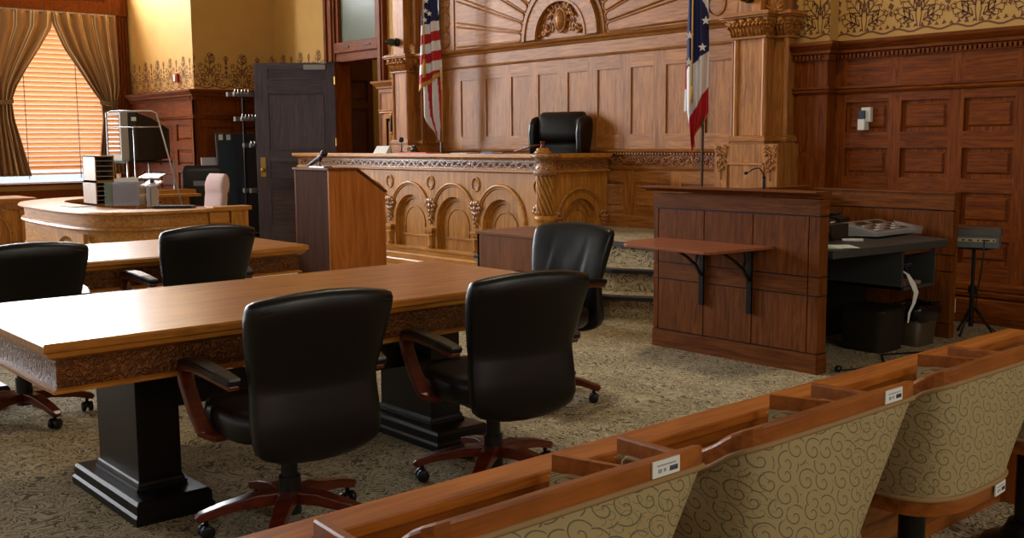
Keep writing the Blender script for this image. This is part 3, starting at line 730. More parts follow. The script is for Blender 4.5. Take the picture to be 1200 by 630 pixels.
def corbel(mb,cx,y,cz,s=1):
    rnd=random.Random(int(cx*77)%99)
    for (dx,dz,r) in((-.055,.07,.02),(-.03,.085,.024),(0,.08,.028),(.03,.085,.024),(.055,.07,.02),(-.07,.04,.018),(.07,.04,.018),(-.04,.03,.022),(.04,.03,.022),(0,.03,.03),
        (-.03,-.01,.02),(.03,-.01,.02),(0,-.02,.026),(-.05,.0,.014),(.05,.0,.014),(-.015,-.055,.018),(.018,-.06,.016),(0,-.09,.018),(-.03,-.1,.012),(.03,-.1,.012),(0,-.13,.014)):
        mb.ball((cx+dx*s,y-.012,cz+dz*s),r*s,1,1,1.2,6)
bf=MB(); bf.T=Matrix.Translation((0,YB,0))
cen=[-8.19-.8*i for i in range(5)]; Rr=.305; ZS=.515; ZB=.23
us=[BX1-.02]+[(cen[i]+cen[i+1])/2 for i in range(4)]+[BX0]
for i,c in enumerate(cen):
    arch_face(bf,us[i+1],us[i],ZB,1.10,c,Rr,ZS); recess(bf,c,ZS,Rr,ZB)
bf.box(BX0,.0,.0,BX1,.1,ZB,0)
bf.T=None
pth=[(BX0,YB),(BX1,YB),(BX1,7.78)]
bf.sweep(pth,[(0,0),(.07,0),(.07,.07),(.055,.085),(.055,.14),(.035,.155),(.035,.2),(.05,.21),(.05,.23),(0,.235)],0)
W(bf,'front_panel',OAKB,bench)
be=MB(); be.T=Matrix.Translation((BX1,0,0))@Matrix.Rotation(PI/2,4,'Z')
EC=7.39
arch_face(be,YB+.02,7.78,ZB,1.10,EC,.235,.60); recess(be,EC,.60,.235,ZB); be.box(YB,0,0,7.78,.1,ZB,0); be.T=None
W(be,'end_panel',OAKB,bench)
# archivolts, corbels, medallions, colonnettes, frieze
am=MB(); am.T=Matrix.Translation((0,YB,0))
for c in cen:
    arch_bead(am,c,.575,.385,-.006,.018); arch_bead(am,c,.575,.362,-.004,.009)
am.T=Matrix.Translation((BX1,0,0))@Matrix.Rotation(PI/2,4,'Z'); arch_bead(am,EC,.60,.335,-.006,.018,.5); arch_bead(am,EC,.60,.312,-.004,.009,.5); am.T=None
W(am,'arch_moulding',OAKB,bench)
for c in us[1:5]+[us[0]-.06,cen[-1]-.42]:
    k=MB(); k.T=Matrix.Translation((0,YB,0)); corbel(k,c,0,.67,1.15); k.T=None; W(k,'corbel',CARVEG,bench)
for y in(EC-.335,EC+.335):
    k=MB(); k.T=Matrix.Translation((BX1,0,0))@Matrix.Rotation(PI/2,4,'Z'); corbel(k,y,0,.62,.9); k.T=None; W(k,'corbel',CARVEG,bench)
for c in [x for x in us[1:5]]+[us[0]-.09]:
    k=MB(); k.T=Matrix.Translation((0,YB,0))
    k.tube([(c+.062*cos(2*PI*j/24),-.004,.965+.07*sin(2*PI*j/24)) for j in range(25)],.011,6,0,cap=False); k.lathe([(.045,-.001),(.045,-.006),(.03,-.003),(0,-.003)],(c,0,.965),20,0,False,'y'); k.T=None
    W(k,'medallion',OAKB,bench)
for c in [x for x in us[1:5]]:
    k=MB(); k.T=Matrix.Translation((0,YB,0))
    k.box(c-.045,-.035,.235,c+.045,.0,.25,0); k.box(c-.03,-.028,.25,c+.03,0,.385,2); k.lathe([(.034,.25),(.04,.262),(.03,.28),(.03,.37),(.042,.385)],(c,-.012,0),12,2)
    k.box(c-.055,-.045,.385,c+.055,0,.40,0); k.box(c-.062,-.05,.44,c+.062,0,.468,0)
    for q in range(5): k.ball((c-.044+.022*q,-.036,.42),.014,1,1,1.5,6)
    k.T=None; W(k,'colonnette',OAKB,bench)
fz=MB()
relief_band(fz,Matrix.Translation((0,YB-.014,0)),BX0+.05,BX1-.16,1.172,.040,3)
relief_band(fz,Matrix.Translation((BX1+.014,0,0))@Matrix.Rotation(PI/2,4,'Z'),YB+.18,7.74,1.172,.034,3)
fz.sweep(pth,[(-.04,1.12),(.012,1.12),(.012,1.225),(-.04,1.225)],3)
fz.sweep(pth,[(-.04,1.09),(.012,1.09),(.04,1.105),(.04,1.118),(.012,1.125),(-.04,1.125)],0)
W(fz,'carved_frieze',OAKB+[CARVEB],bench)
tp=MB()
tp.sweep(pth,[(-.05,1.222),(.02,1.222),(.03,1.235),(.05,1.245),(-.05,1.245)],0)
for i in range(150):
    x=BX0+i*.032
    if x<BX1: tp.box(x,YB-.055,1.228,x+.016,YB-.02,1.245,0)
for i in range(27): tp.box(BX1+.02,YB+i*.032,1.228,BX1+.055,YB+i*.032+.016,1.245,1)
tp.prism([(BX0-.06,YB-.07),(BX1+.07,YB-.07),(BX1+.07,7.78),(BX1-.12,7.78),(BX1-.12,YB+.15),(BX0-.06,YB+.15)],1.245,BT,'z',0)
W(tp,'bench_top',OAKB,bench,bevel=.006)
wd=MB(); wd.box(BX0+.1,YB+.125,PF,BX1-.12,YB+.145,1.245,0); wd.box(BX0,YB+.1,0,BX0+.06,7.78,1.245,2); wd.box(BX1-.12,YB+.15,PF,BX1-.10,7.78,1.245,1)
W(wd,'inner_lining',OAKB,bench)
cc=MB(); cx,cy=BX1-.035,YB+.03
cc.lathe([(.10,.0),(.10,.20),(.115,.21),(.115,.24),(.09,.26),(.085,.40),(.10,.42),(.115,.44),(.115,.47),(.092,.49),(.092,.62),(.118,.635),(.122,.66),(.11,.68),(.09,.69)],(cx,cy,0),24,0)
cc.cyl((cx,cy,.69),.078,.385,24,2)
for q in range(13):
    cc.tube([(cx+.084*cos(2*PI*q/13-i*.12),cy+.084*sin(2*PI*q/13-i*.12),.685+.395*i/16) for i in range(17)],.0165,6,2)
cc.lathe([(.10,1.07),(.118,1.08),(.135,1.10),(.135,1.12),(.105,1.125),(.105,1.222),(.13,1.235),(.15,1.25),(.15,BT-.003)],(cx,cy,0),28,3)
W(cc,'corner_column',OAKB+[CARVEB],bench)

# things on the bench
np_=thing('name_plate','small cream wedge name plate standing on the judge bench','sign',(-10.42,YB+.04,BT))
m=MB(); m.prism([(-.03,0),(.05,0),(.05,.075),(.035,.085)],-.11,.11,'x',0); m.build('plate',PAPER,np_,rz=.15)
m=MB(); m.prism([(.052,0),(.07,0),(.056,.084),(.051,.084)],-.11,.11,'x',0); m.build('backing',GREYP,np_,rz=.15)
mic=thing('desk_microphone','black ball headed microphone on the judge bench below the striped flag','microphone',(-10.12,YB+.12,BT))
MB().lathe([(.045,0),(.045,.015),(.01,.02)],(0,0,0),16).build('base',BLACKP,mic)
m=MB(); m.tube([(0,0,.015),(0,.01,.07),(0,0,.13)],.006,6); m.ball((0,0,.155),.032,1,1,1,12); m.build('microphone_head',BLACKP,mic)
fo=MB(); fo.box(-.28,-.1,0,.28,.1,.012,0); tag(fo.build('folder',plain('red_folder',(206,60,56)),loc=(-9.72,YB+.08,BT)),'thin red folder lying on the judge bench right of the microphone','folder')
lp_=thing('desk_lamp_base','small bronze ornament standing on the bench left of the alcove','ornament',(-9.97,YB+.2,BT))
MB().lathe([(.07,0),(.08,.012),(.05,.03),(.03,.05),(.035,.06),(.0,.075)],(0,0,0),16).build('ornament_base',BRONZE,lp_); MB().tube([(-.05,0,.04),(-.02,0,.09),(.03,0,.07)],.009,6).build('ornament_arm',BRONZE,lp_)
pb=MB()
for k,(dx,rz) in enumerate(((0,.1),(.02,-.08))): pb.box(-.14+dx,-.1,k*.004,.14+dx,.1,k*.004+.003,0)
tag(pb.build('paper_stack',PAPER,loc=(-8.9,YB+.1,BT)),'few loose sheets of paper on the bench left of the gavel','papers')
bb=MB(); bb.box(-.09,-.07,0,.09,.07,.022,0); bb.box(-.085,-.065,.006,.092,.065,.016,1)
tag(bb.build('book',[plain('blue_cover',(40,50,84)),PAPER],loc=(-8.42,YB+.08,BT)),'small dark blue book on the bench beside the gavel','book')
so=thing('sounding_block','round turned wooden sounding block on the bench corner','gavel block',(-7.66,YB+.1,BT))
MB().lathe([(.085,0),(.09,.012),(.07,.03),(.062,.04),(.066,.05),(.05,.058),(0,.058)],(0,0,0),24).build('block',OAKB,so)
gv=thing('gavel','wooden gavel resting on its sounding block with handle pointing left','gavel',(-7.66,YB+.1,BT+.058),.15)
m=MB(); m.lathe([(.0,-.0),(.024,0),(.027,.008),(.022,.016),(.022,.05),(.027,.058),(.024,.066),(0,.066)],(0,0,0),18,0); m.build('head',CHERRY,gv)
m=MB(); m.tube([(-.02,0,.033),(-.15,0,.018),(-.36,0,-.035)],[.008,.009,.013],8); m.build('handle',CHERRY,gv)

# =============================================================== judge's chair
def back_loft(rows,x=0,n=26,e=3.0,curv=.0,fn=None):
    """rows: (z, halfwidth, ycentre, halfthick[,curv]) -> rings for a padded back facing +Y"""
    out=[]
    for r in rows:
        z,a,yc,b=r[:4]; c=r[4] if len(r)>4 else curv
        out.append(ring(x,0,z,a,b,n,e,lambda p,yc=yc,c=c,a=a:(p[0],yc+p[1]+c*((p[0]-x)/max(a,.01))**2,p[2])))
    return out
jc=thing('judge_chair','high backed black leather judge chair behind the carved bench','chair',(-7.96,7.365,PF),R(197))
m=MB(); m.loft(back_loft([(.46,.16,-.2,.02),(.47,.22,-.2,.05),(.55,.25,-.215,.07),(.72,.26,-.245,.075),(.80,.262,-.26,.07),(.855,.262,-.27,.058),(.862,.262,-.272,.075),(.90,.268,-.275,.10),(.98,.27,-.29,.118),(1.08,.268,-.31,.115),(1.14,.262,-.325,.09),(1.17,.25,-.335,.05),(1.175,.22,-.335,.02)],n=36,e=4))
m.build('backrest',LEATHER,jc)
for s_ in(-1,1):
    m=MB(); m.loft(back_loft([(.62,.02,-.25,.02),(.64,.035,-.24,.09),(.8,.04,-.25,.12),(.95,.042,-.265,.15),(1.05,.042,-.285,.14),(1.11,.035,-.30,.10),(1.13,.02,-.305,.03)],x=s_*.285,n=20,e=3)); m.build('wing',LEATHER,jc)
m=MB(); m.loft([ring(0,.03,z,a,b,28,3.2) for z,a,b in((.36,.2,.2),(.37,.26,.24),(.42,.28,.26),(.5,.28,.26),(.53,.25,.23),(.54,.18,.16))]); m.build('seat',LEATHER,jc)
for s_ in(-1,1):
    m=MB(); m.ribbon([(s_*.31,.14,.40),(s_*.315,.2,.55),(s_*.315,.2,.66),(s_*.315,.1,.69),(s_*.31,-.14,.67),(s_*.3,-.22,.66)],.05,.03,(1,0,0)); m.build('armrest',CHERRY,jc)
m=MB(); m.cyl((0,0,.1),.03,.28,14); m.box(-.12,-.14,.34,.12,.14,.37,0); m.build('column',BLACKM,jc)
def star_base(parent,mats,r=.315,rot=0,sub='caster'):
    for k in range(5):
        a=2*PI*k/5+rot; d=Vector((cos(a),sin(a),0)); s_=Vector((-sin(a),cos(a),0))
        m=MB(); m.ribbon([d*.02+Vector((0,0,.125)),d*.12+Vector((0,0,.125)),d*.24+Vector((0,0,.105)),d*(r+.02)+Vector((0,0,.082)),d*(r+.035)+Vector((0,0,.072))],[.066,.062,.052,.046,.03],[.046,.044,.034,.03,.02],s_,0)
        m.build('leg',mats,parent,bevel=.005)
        c=MB(); p=d*r
        ax=Vector((cos(a+.9*k),sin(a+.9*k),0))
        c.tube([p+Vector((0,0,.085)),p+Vector((0,0,.05))],.009,8)
        for sg in(-1,1):
            q=p+ax*.017*sg+Vector((0,0,.0265)); rings=[]
            u=Vector((0,0,1)); w=ax.cross(u)
            for t,rr in((-.011,.019),(-.008,.026),(.008,.026),(.011,.019)):
                rings.append([q+ax*t+rr*(u*cos(2*PI*j/16)+w*sin(2*PI*j/16)) for j in range(16)])
            c.loft(rings,0)
        c.tube([p-ax*.022+Vector((0,0,.034)),p+ax*.022+Vector((0,0,.034))],.016,8)
        c.build(sub,BLACKP,parent)
star_base(jc,CHERRY)

# =============================================================== office chair
def make_office(name,label,loc,rz,base_rot=.0,mats=CHERRY,seatmat=LEATHER,wr=False,lift=0):
    t=thing(name,label,'chair',loc,rz)
    m=MB(); rows=[(.345,.16,-.235,.010),(.352,.20,-.24,.028),(.375,.226,-.245,.038),(.43,.236,-.248,.046),(.52,.238,-.246,.046,.008),(.60,.234,-.244,.040,.014),(.63,.234,-.246,.038,.018),(.66,.238,-.252,.042,.02),(.72,.248,-.268,.047,.022),(.80,.260,-.292,.05,.026),(.88,.268,-.318,.05,.03),(.925,.268,-.33,.042,.03),(.945,.262,-.335,.03,.03),(.952,.24,-.337,.012,.03)]
    def fz(p):
        return p
    if wr: rows=rows[:5]+[(rows[i][0]+(rows[i+1][0]-rows[i][0])*t/4,)+tuple(rows[i][k]+(rows[i+1][k]-rows[i][k])*t/4 if len(rows[i])>k and len(rows[i+1])>k else 0 for k in range(1,5)) for i in range(5,len(rows)-4) for t in range(4)]+rows[-4:]
    rings=back_loft(rows,n=120 if wr else 40,e=4.2)
    # arch the top edge
    rr=[]
    for j,r in enumerate(rings):
        q=[]
        for p in r:
            z=p[2]; k=max(0,(z-.8)/.15)
            if wr and .5<z<.9 and abs(p[0])<.16:
                mid=sum(w[1] for w in r)/len(r)
                if p[1]>mid: p=(p[0],p[1]+.006*sin(p[0]*75+2.2*sin(z*9))*sin(PI*(z-.5)/.4)*cos(p[0]/.16*PI/2),p[2])
            q.append((p[0],p[1],z-k*.028*(abs(p[0])/.26)**2+max(0,(.46-z)/.115)*.040*(abs(p[0])/.23)**2))
        rr.append(q)
    m.loft(rr); bk=m.build('backrest',seatmat,t)
    # seam piping along the top of the outer shell
    pm=MB(); pm.tube([(x,-.335-.030+.028*(x/.26)**2+.0,.915-.026*(x/.26)**2) for x in [(-.25+.5*i/16) for i in range(17)]],.004,5)
    pm.build('seam',seatmat,bk)
    m=MB(); m.loft([ring(0,.035+dy,z,a,b,32,3.4) for z,a,b,dy in((.405,.2,.18,0),(.41,.235,.215,0),(.43,.252,.24,0),(.475,.255,.25,0),(.505,.25,.245,0),(.52,.23,.22,0),(.525,.17,.16,0))]); m.build('seat',seatmat,t)
    m=MB(); m.box(-.13,-.12,.365,.13,.14,.405,0); m.box(-.06,-.24,.36,.06,-.1,.39,0); m.cyl((0,0,.22),.03,.15,16); m.cyl((0,0,.09),.04,.14,16); m.tube([(.1,.05,.38),(.27,.07,.385)],.006,6); m.build('gas_column',BLACKP,t)
    for s_ in(-1,1):
        x=s_*.275
        m=MB(); m.ribbon([(x*.86,.03,.40),(x*1.02,.07,.42),(x*1.07,.13,.50),(x*1.09,.185,.585),(x*1.09,.20,.622),(x*1.09,.175,.648),(x*1.08,.08,.655),(x*1.05,-.08,.645),(x*1.0,-.2,.63)],[.05,.055,.052,.05,.05,.05,.048,.045,.04],[.026,.03,.036,.04,.034,.028,.024,.022,.02],(1,0,0)); a=m.build('armrest',mats,t,bevel=.006)
        m=MB(); m.ribbon([(x*1.09,.215,.625),(x*1.09,.19,.662),(x*1.08,.12,.674),(x*1.07,.0,.672),(x*1.05,-.12,.663),(x*1.0,-.21,.65)],[.044,.056,.062,.062,.058,.05],[.014,.024,.03,.032,.032,.026],(1,0,0)); m.build('arm_pad',LEATHER,a,bevel=.009)
    if lift:
        for ch in t.children: ch.location.z+=lift
        MB().cyl((0,0,.2),.022,.2,12).build('gas_lift',BLACKM,t)
    star_base(t,mats,.30,base_rot)
    return t
make_office('office_chair','black leather swivel chair largest in view, nearest the left pedestal of the front table',(-3.34,1.80,0),R(86),.33,lift=-.03)
make_office('office_chair','black leather swivel chair seen from behind between the largest chair and the creased one',(-3.28,2.72,0),R(80),.2,lift=-.04)
make_office('office_chair','black leather swivel chair with creased cushion facing the camera beyond the front table',(-4.16,3.79,0),R(188),1.03,wr=True)
make_office('office_chair','black leather swivel chair standing between the two tables in front of the far one',(-5.68,2.47,0),R(88),.2,lift=.02)
make_office('office_chair','black leather swivel chair cut off by the left edge, behind the front table',(-5.64,1.54,0),R(88),-.1,lift=-.01)

# =============================================================== counsel tables
def make_table(label,x0,x1,y0,y1,carve_l,top=.76):
    t=thing('counsel_table',label,'table',((x0+x1)/2,(y0+y1)/2,0))
    w,l=(x1-x0)/2,(y1-y0)/2
    m=MB(); m.sweep([(-w,-l),(w,-l),(w,l),(-w,l)],[(-.2,top-.035),(-.012,top-.035),(0,top-.028),(0,top-.008),(-.006,top),(-.2,top)],1,True)
    m.box(-w+.2,-l+.2,top-.035,w-.2,l-.2,top,1); m.build('tabletop',OAKT,t)
    m=MB(); m.sweep([(-w,-l),(w,-l),(w,l),(-w,l)],[(-.06,top-.066),(-.045,top-.064),(-.02,top-.052),(-.014,top-.035),(-.1,top-.035),(-.1,top-.066)],1,True); m.build('edge_moulding',OAKT,t)
    m=MB(); m.sweep([(-w,-l),(w,-l),(w,l),(-w,l)],[(-.075,top-.165),(-.05,top-.165),(-.05,top-.066),(-.075,top-.066)],3,True)
    m.sweep([(-w,-l),(w,-l),(w,l),(-w,l)],[(-.08,top-.178),(-.035,top-.178),(-.035,top-.168),(-.05,top-.162),(-.08,top-.162)],1,True); m.build('carved_apron',OAKT+[CARVET],t)
    for s_ in(-1,1):
        yc=s_*(l-.50) ; p=thing('pedestal',None,None,(0,yc,0)); p.parent=t
        b=MB(); b.box(-.21,-.085,.09,.21,.085,top-.178,2); b.box(-.225,-.10,.088,.225,.10,.105,0)
        b.sweep([(-.21,-.085),(.21,-.085),(.21,.085),(-.21,.085)],[(0,.105),(.01,.105),(.006,.12),(0,.128)],0,True)
        b.box(-.3,-.12,top-.2,.3,.12,top-.17,0); b.build('post',BLACKWOOD,p,bevel=.003)
        b=MB(); b.sweep([(-.35,-.155),(.35,-.155),(.35,.155),(-.35,.155)],[(-.15,0),(0,0),(0,.03),(-.008,.04),(-.008,.075),(-.018,.088),(-.15,.09)],0,True); b.box(-.25,-.07,0,.25,.07,.089,0); b.build('plinth',BLACKWOOD,p,bevel=.003)
    m=MB(); m.box(-.04,-l+.5,.35,.04,l-.5,.45,1); m.build('stretcher',BLACKWOOD,t)
    return t
make_table('large oak table with carved apron and black pedestals in the foreground',-4.615,-3.52,1.027,3.41,0)
make_table('oak table with carved apron farther back, in front of the lectern',-7.0,-5.905,.95,3.375,0)
# white box showing under the far end of the far table
m=MB(); m.box(-.02,-.3,0,.02,.3,.5,0)

# =============================================================== lectern
lc=thing('lectern','plain brown wooden lectern with sloping side between the tables and the bench','lectern',(-8.405,5.15,0))
m=MB(); m.prism([(-.30,0),(.295,0),(.295,.945),(-.02,1.165),(-.30,1.165)],.285,.305,'x',2); m.build('side_panel',woodset('lectern_veneer',(148,82,32),(186,114,54),fine=.7,var=.02,spec=.15,coat=0),lc)
m=MB(); m.prism([(-.30,0),(.295,0),(.295,.945),(-.02,1.165),(-.30,1.165)],-.305,-.285,'x',2); m.build('side_panel',OAKS,lc)
m=MB(); m.box(-.285,-.30,0,.285,-.28,1.165,2); m.build('front_panel',woodset('lectern_dark',(58,34,22),(82,50,34),fine=.7,var=.02,spec=.08,coat=0,rough=.8),lc)  # darker veneer than the side: shade on this face put into the colour
m=MB(); m.box(-.32,-.315,1.165,.32,-.0,1.185,0); m.prism([(-.0,1.165),(.31,.948),(.31,.968),(0,1.185)],-.32,.32,'x',0); m.build('top',OAKS,lc,bevel=.003); MB().box(-.285,-.28,.55,.285,.29,.57,0).build('shelf',OAKS,lc)
mm=thing('lectern_microphone','black handheld style microphone tilted on a clip on top of the lectern','microphone',(-8.46,4.98,1.185))
m=MB(); m.box(-.13,-.04,0,.13,.05,.012,0); m.build('base_plate',CHROME,mm)
m=MB(); m.tube([(0,0,.012),(0,0,.07)],.009,8); m.ball((0,0,.075),.02,1.2,1,1,8); m.build('clip',BLACKP,mm)
m=MB(); m.tube([(-.17,-.02,.0+.015),(.02,0,.10),(.05,0,.115)],[.016,.02,.024],12); m.ball((.075,0,.128),.034,1,1,1,12); m.build('microphone_body',BLACKP,mm)
m=MB(); m.tube([(.04,0,.110),(.05,0,.115)],.0255,12); m.build('red_ring',REDP,mm)

# =============================================================== small clerk desk
sd=thing('side_desk','small plain brown desk in front of the bench corner, behind the front table','desk',(-5.98,5.42,0))
V=woodset('desk_laminate',(104,62,36),(134,84,50),fine=.7,var=.03,spec=.15,coat=0)
m=MB(); m.box(-.42,-.28,.69,.42,.32,.715,0); m.build('desktop',V,sd,bevel=.003)
m=MB(); m.box(-.40,-.27,0,.40,-.25,.69,2); m.build('modesty_panel',V,sd)
for s_ in(-1,1): m=MB(); m.box(s_*.40,-.27,0,s_*.38,.30,.69,2); m.build('side_panel',V,sd)
m=MB(); m.box(-.38,-.25,.45,.38,.3,.47,0); m.build('shelf',V,sd)
pd=MB(); pd.box(-.10,-.07,0,.10,.07,.02,0); pd.box(-.095,-.065,.02,.095,.065,.026,0)
tag(pd.build('notebook',BLACKP,loc=(-5.68,5.52,.716),bevel=.004),'flat black notebook lying on the small brown desk','notebook')

# =============================================================== witness / clerk station with folding shelf
st=thing('witness_station','tall dark brown panelled witness box with a folding shelf on its front','witness box',(-4.07,5.4,0))
SY=5.40; SX0,SX1=-4.767,-3.47; 
def stat_face(mb,u0,u1,us,top=1.05):
    """panelled face with black reveals, local frame"""
    mb.box(u0,.012,0,u1,.09,top,3)                 # black reveal backing
    mb.box(u0,-.008,0,u1,.05,.118,0)              # plinth
    zs=[(.126,.468),(.476,.582),(.590,.945)]
    e=[u0]+us+[u1]
    for i in range(len(e)-1):
        a=e[i]+(.004 if i else 0); b=e[i+1]-(.004 if i<len(e)-2 else 0)
        for z0,z1 in zs: mb.box(a,0,z0,b,.02,z1,2 if z1-z0>.2 else 0)
    mb.box(u0,-.004,.955,u1,.03,1.05,0)
m=MB(); m.T=Matrix.Translation((0,SY,0)); stat_face(m,SX0,SX1,[-4.725,-4.334,-3.949,-3.545]); m.T=None
W(m,'front_panel',OAKS+[BLACKP],st)
m=MB(); m.T=Matrix.Translation((SX1,0,0))@Matrix.Rotation(PI/2,4,'Z'); 
m.box(SY+.002,.0,.126,SY+.09,.02,.468,2); m.box(SY+.002,0,.476,SY+.09,.02,.582,2); m.box(SY+.002,0,.59,SY+.09,.02,.945,2); m.box(SY+.01,.005,.0,SY+.085,.05,1.05,3); m.box(SY-.004,-.008,0,SY+.095,.02,.118,1); m.box(SY-.002,-.004,.955,SY+.09,.02,1.05,1); m.T=None
W(m,'end_post',OAKS+[BLACKP],st)
m=MB(); m.prism([(SY-.075,1.098),(SY+.10,1.098),(SY+.10,1.07),(SY-.0,1.064),(SY-.02,1.076),(SY-.075,1.088)],SX0-.07,SX1+.012,'x',0); W(m,'cap_rail',OAKS,st,bevel=.003)
m=MB(); m.box(SX0,SY+.09,0,SX0+.08,7.08,1.02,1); m.box(SX0-.01,SY+.13,1.02,SX0+.10,7.16,1.045,1)
m.box(SX0+.08,SY+.1,.90,SX0+.088,7.08,.905,3); W(m,'side_wall',OAKS+[BLACKP],st)
m=MB(); 
m.box(-4.70,7.08,0,-3.57,7.15,.895,2); m.box(-4.70,7.085,.895,-3.6,7.15,.905,3); m.box(-4.70,7.08,.905,-3.49,7.16,1.02,0); m.box(-4.70,7.07,1.02,-3.48,7.17,1.03,0)
m.box(-3.57,7.075,0,-3.49,7.15,.10,2);
for z0,z1 in((.108,.47),(.478,.585),(.593,.895)): m.box(-3.66,7.073,z0,-3.49,7.15,z1,2)
m.box(-3.65,7.085,.1,-3.5,7.14,.9,3)
W(m,'back_wall',OAKS+[BLACKP],st)
# folding shelf
m=MB(); m.prism([(-4.70,SY-.002),(-4.70,5.09),(-4.67,5.03),(-4.56,4.88),(-4.52,4.86),(-3.88,4.835),(-3.85,4.86),(-3.79,SY-.002)],.735,.752,'z',0); W(m,'folding_shelf',CHERRY if False else woodset('shelf_veneer',(132,70,40),(160,92,58),rough=.3,var=.02),st,bevel=.003)
for bx,zl in((-4.335,.33),(-3.955,.315)):
    m=MB(); m.box(bx-.018,SY-.026,zl,bx+.018,SY-.009,.735,0); m.box(bx-.015,SY-.32,.722,bx+.015,SY-.01,.735,0)
    m.ribbon([(bx,SY-.02,.52),(bx,SY-.08,.60),(bx,SY-.17,.66),(bx,SY-.31,.728)],.018,.012,(1,0,0)); m.ribbon([(bx,SY-.085,.605),(bx,SY-.065,.66),(bx,SY-.09,.725)],.014,.01,(1,0,0))
    W(m,'bracket',BLACKM,st)
# inner counter
ct=thing('counter_desk','dark grey laminate counter inside the witness box','desk',(-3.9,6.3,0))
m=MB(); m.prism([(-4.68,5.55),(-3.47,5.55),(-3.35,6.72),(-3.38,6.76),(-4.0,7.06),(-4.68,7.06)],.685,.735,'z',0); W(m,'countertop',DGREY,ct,bevel=.004)
m=MB(); m.box(-4.0,6.27,.43,-3.42,6.29,.685,0); m.box(-4.0,6.64,.43,-3.395,6.66,.685,0); m.box(-4.0,6.27,.43,-3.40,6.66,.45,0); m.box(-4.0,6.28,.43,-3.98,6.66,.685,0); m.box(-3.42,6.29,.662,-3.41,6.64,.685,1)
W(m,'open_cubby',[DGREY,OAKS[0]],ct)
m=MB(); m.box(-4.14,5.55,0,-4.12,7.04,.685,0); W(m,'shade_panel',plain('black_shade',(20,20,20)),ct)  # black sheet added in place of the shade under the counter
m=MB(); m.box(-4.12,5.55,0,-3.56,5.57,.685,0); W(m,'side_panel',bpy.data.materials['black_shade'],ct)  # second black sheet standing in for the same shade
# things on the counter
CT=.736
mx=thing('audio_mixer','slanted grey audio mixing console on the counter in the witness box','mixer',(-3.86,6.68,CT),R(91))
m=MB(); m.prism([(-.16,.012),(.15,0),(.15,.085),(.11,.095),(-.16,.04)],-.25,.25,'x',0); m.build('console',GREYP,mx,bevel=.004)
m=MB(); m.prism([(-.14,.045),(.095,.092),(.095,.096),(-.14,.049)],-.23,.23,'x',0); m.build('control_panel',plain('warm_grey_panel',(128,118,106),rough=.6),mx)
for i in range(14):
    for j in range(4):
        x=-.205+.031*i; y=-.12+.045*j
        if y>.0 and (-.17<x<-.03 or .03<x<.17): continue
        z=.047+(y+.14)*.2; k=MB(); k.box(-.006,-.007,0,.006,.007,.008,0)
        o=k.build('control_knob',[WHITEP,BLACKP,GREYP,WHITEP,BLACKP,REDP,GREYP][(i*3+j*5)%7],mx); o.location=(x,y,z)
for x0 in(-.16,.04):
    m=MB(); m.prism([(.01,.076),(.07,.088),(.07,.094),(.01,.082)],x0,x0+.12,'x',0); m.build('display',plain('dark_display',(34,40,30),rough=.2),mx)
am_=thing('amplifier_box','dark boxy case with a blue white edge behind the black cables on the counter','case',(-4.0,6.20,CT))
MB().box(-.16,-.12,0,.16,.12,.105,0).build('case_body',plain('dark_olive_case',(40,36,24),rough=.5),am_,bevel=.004)
MB().box(.158,-.1,.01,.164,.1,.095,0).build('front_plate',plain('dark_brown_plate',(50,38,24),rough=.5),am_)
for i,(x,y,z,hh,lab) in enumerate(((-3.98,6.22,CT+.106,0,'black tilted desk phone with white label on top of the dark case'),(-4.13,6.62,CT,.10,'black tilted desk phone behind the mixing console'))):
    p=thing('desk_phone',lab,'phone',(x,y,z),.2+PI/2)
    m=MB(); m.prism([(-.07,0),(.08,0),(.08,.05+hh),(-.07,.012+hh)],-.09,.09,'x',0); m.build('body',BLACKP,p,bevel=.004)
    m=MB(); m.box(-.09,-.055,.035+hh,-.04,.075,.058+hh,0); m.build('handset',BLACKP,p,bevel=.01)
    if i==0: m=MB(); m.box(-.04,-.071,.002,.04,-.0695,.011,0); m.build('label',PAPER,p)
cb=MB(); rnd=random.Random(9)
for q in range(6):
    pts=[(-.1+.05*q*.5+rnd.uniform(-.03,.03),-.14+.05*i+rnd.uniform(-.02,.02),.012+.09*abs(sin(i*.9+q))*(.3+.1*q)) for i in range(7)]; cb.tube(pts,.007,6)
tag(cb.build('cable_coil',BLACKP,loc=(-3.80,5.90,CT)),'tangle of black cables on the counter beside the white marker','cable')
pen=MB(); pen.tube([(-.045,-.05,.011),(.045,.05,.011)],.0105,10); tag(pen.build('marker_pen',WHITEP,loc=(-3.70,6.14,CT)),'white marker lying on the dark counter','marker')
for i,(x,y,rz,rgb,lab) in enumerate(((-3.56,5.80,.9,(220,226,220),'white sheet of paper near the front edge of the dark counter'),(-3.60,5.74,.5,(150,190,160),'green tinted slip under the sheet on the dark counter'))):
    m=MB(); m.box(-.07,-.1,.0025*(1-i),.07,.1,.0025*(1-i)+.002,0); tag(m.build('paper_sheet',plain('sheet_%d'%i,rgb,rough=.9),loc=(x,y,CT),rz=rz),lab,'paper')
sb=MB(); sb.box(-.04,-.05,0,.04,.05,.03,0); tag(sb.build('note_box',plain('yellow_box',(170,150,70)),loc=(-4.10,6.13,CT+.106),bevel=.003),'small yellow box on the left end of the dark case','box')
m=MB(); m.add([(0,0,0),(.10,.05,0),(.09,.09,.05),(-.1,.02,.085),(-.06,0,.05),(0,.09,.0),(.06,.12,.02)],[(0,1,2,4),(4,2,3),(1,5,6,2)],0,True)
o=m.build('plastic_sleeve',plain('clear_sleeve',(150,136,130),rough=.2),loc=(-3.78,6.95,CT)); o.modifiers.new('s','SOLIDIFY').thickness=.003; tag(o,'crumpled clear plastic sleeve at the right end of the mixing console','sleeve')
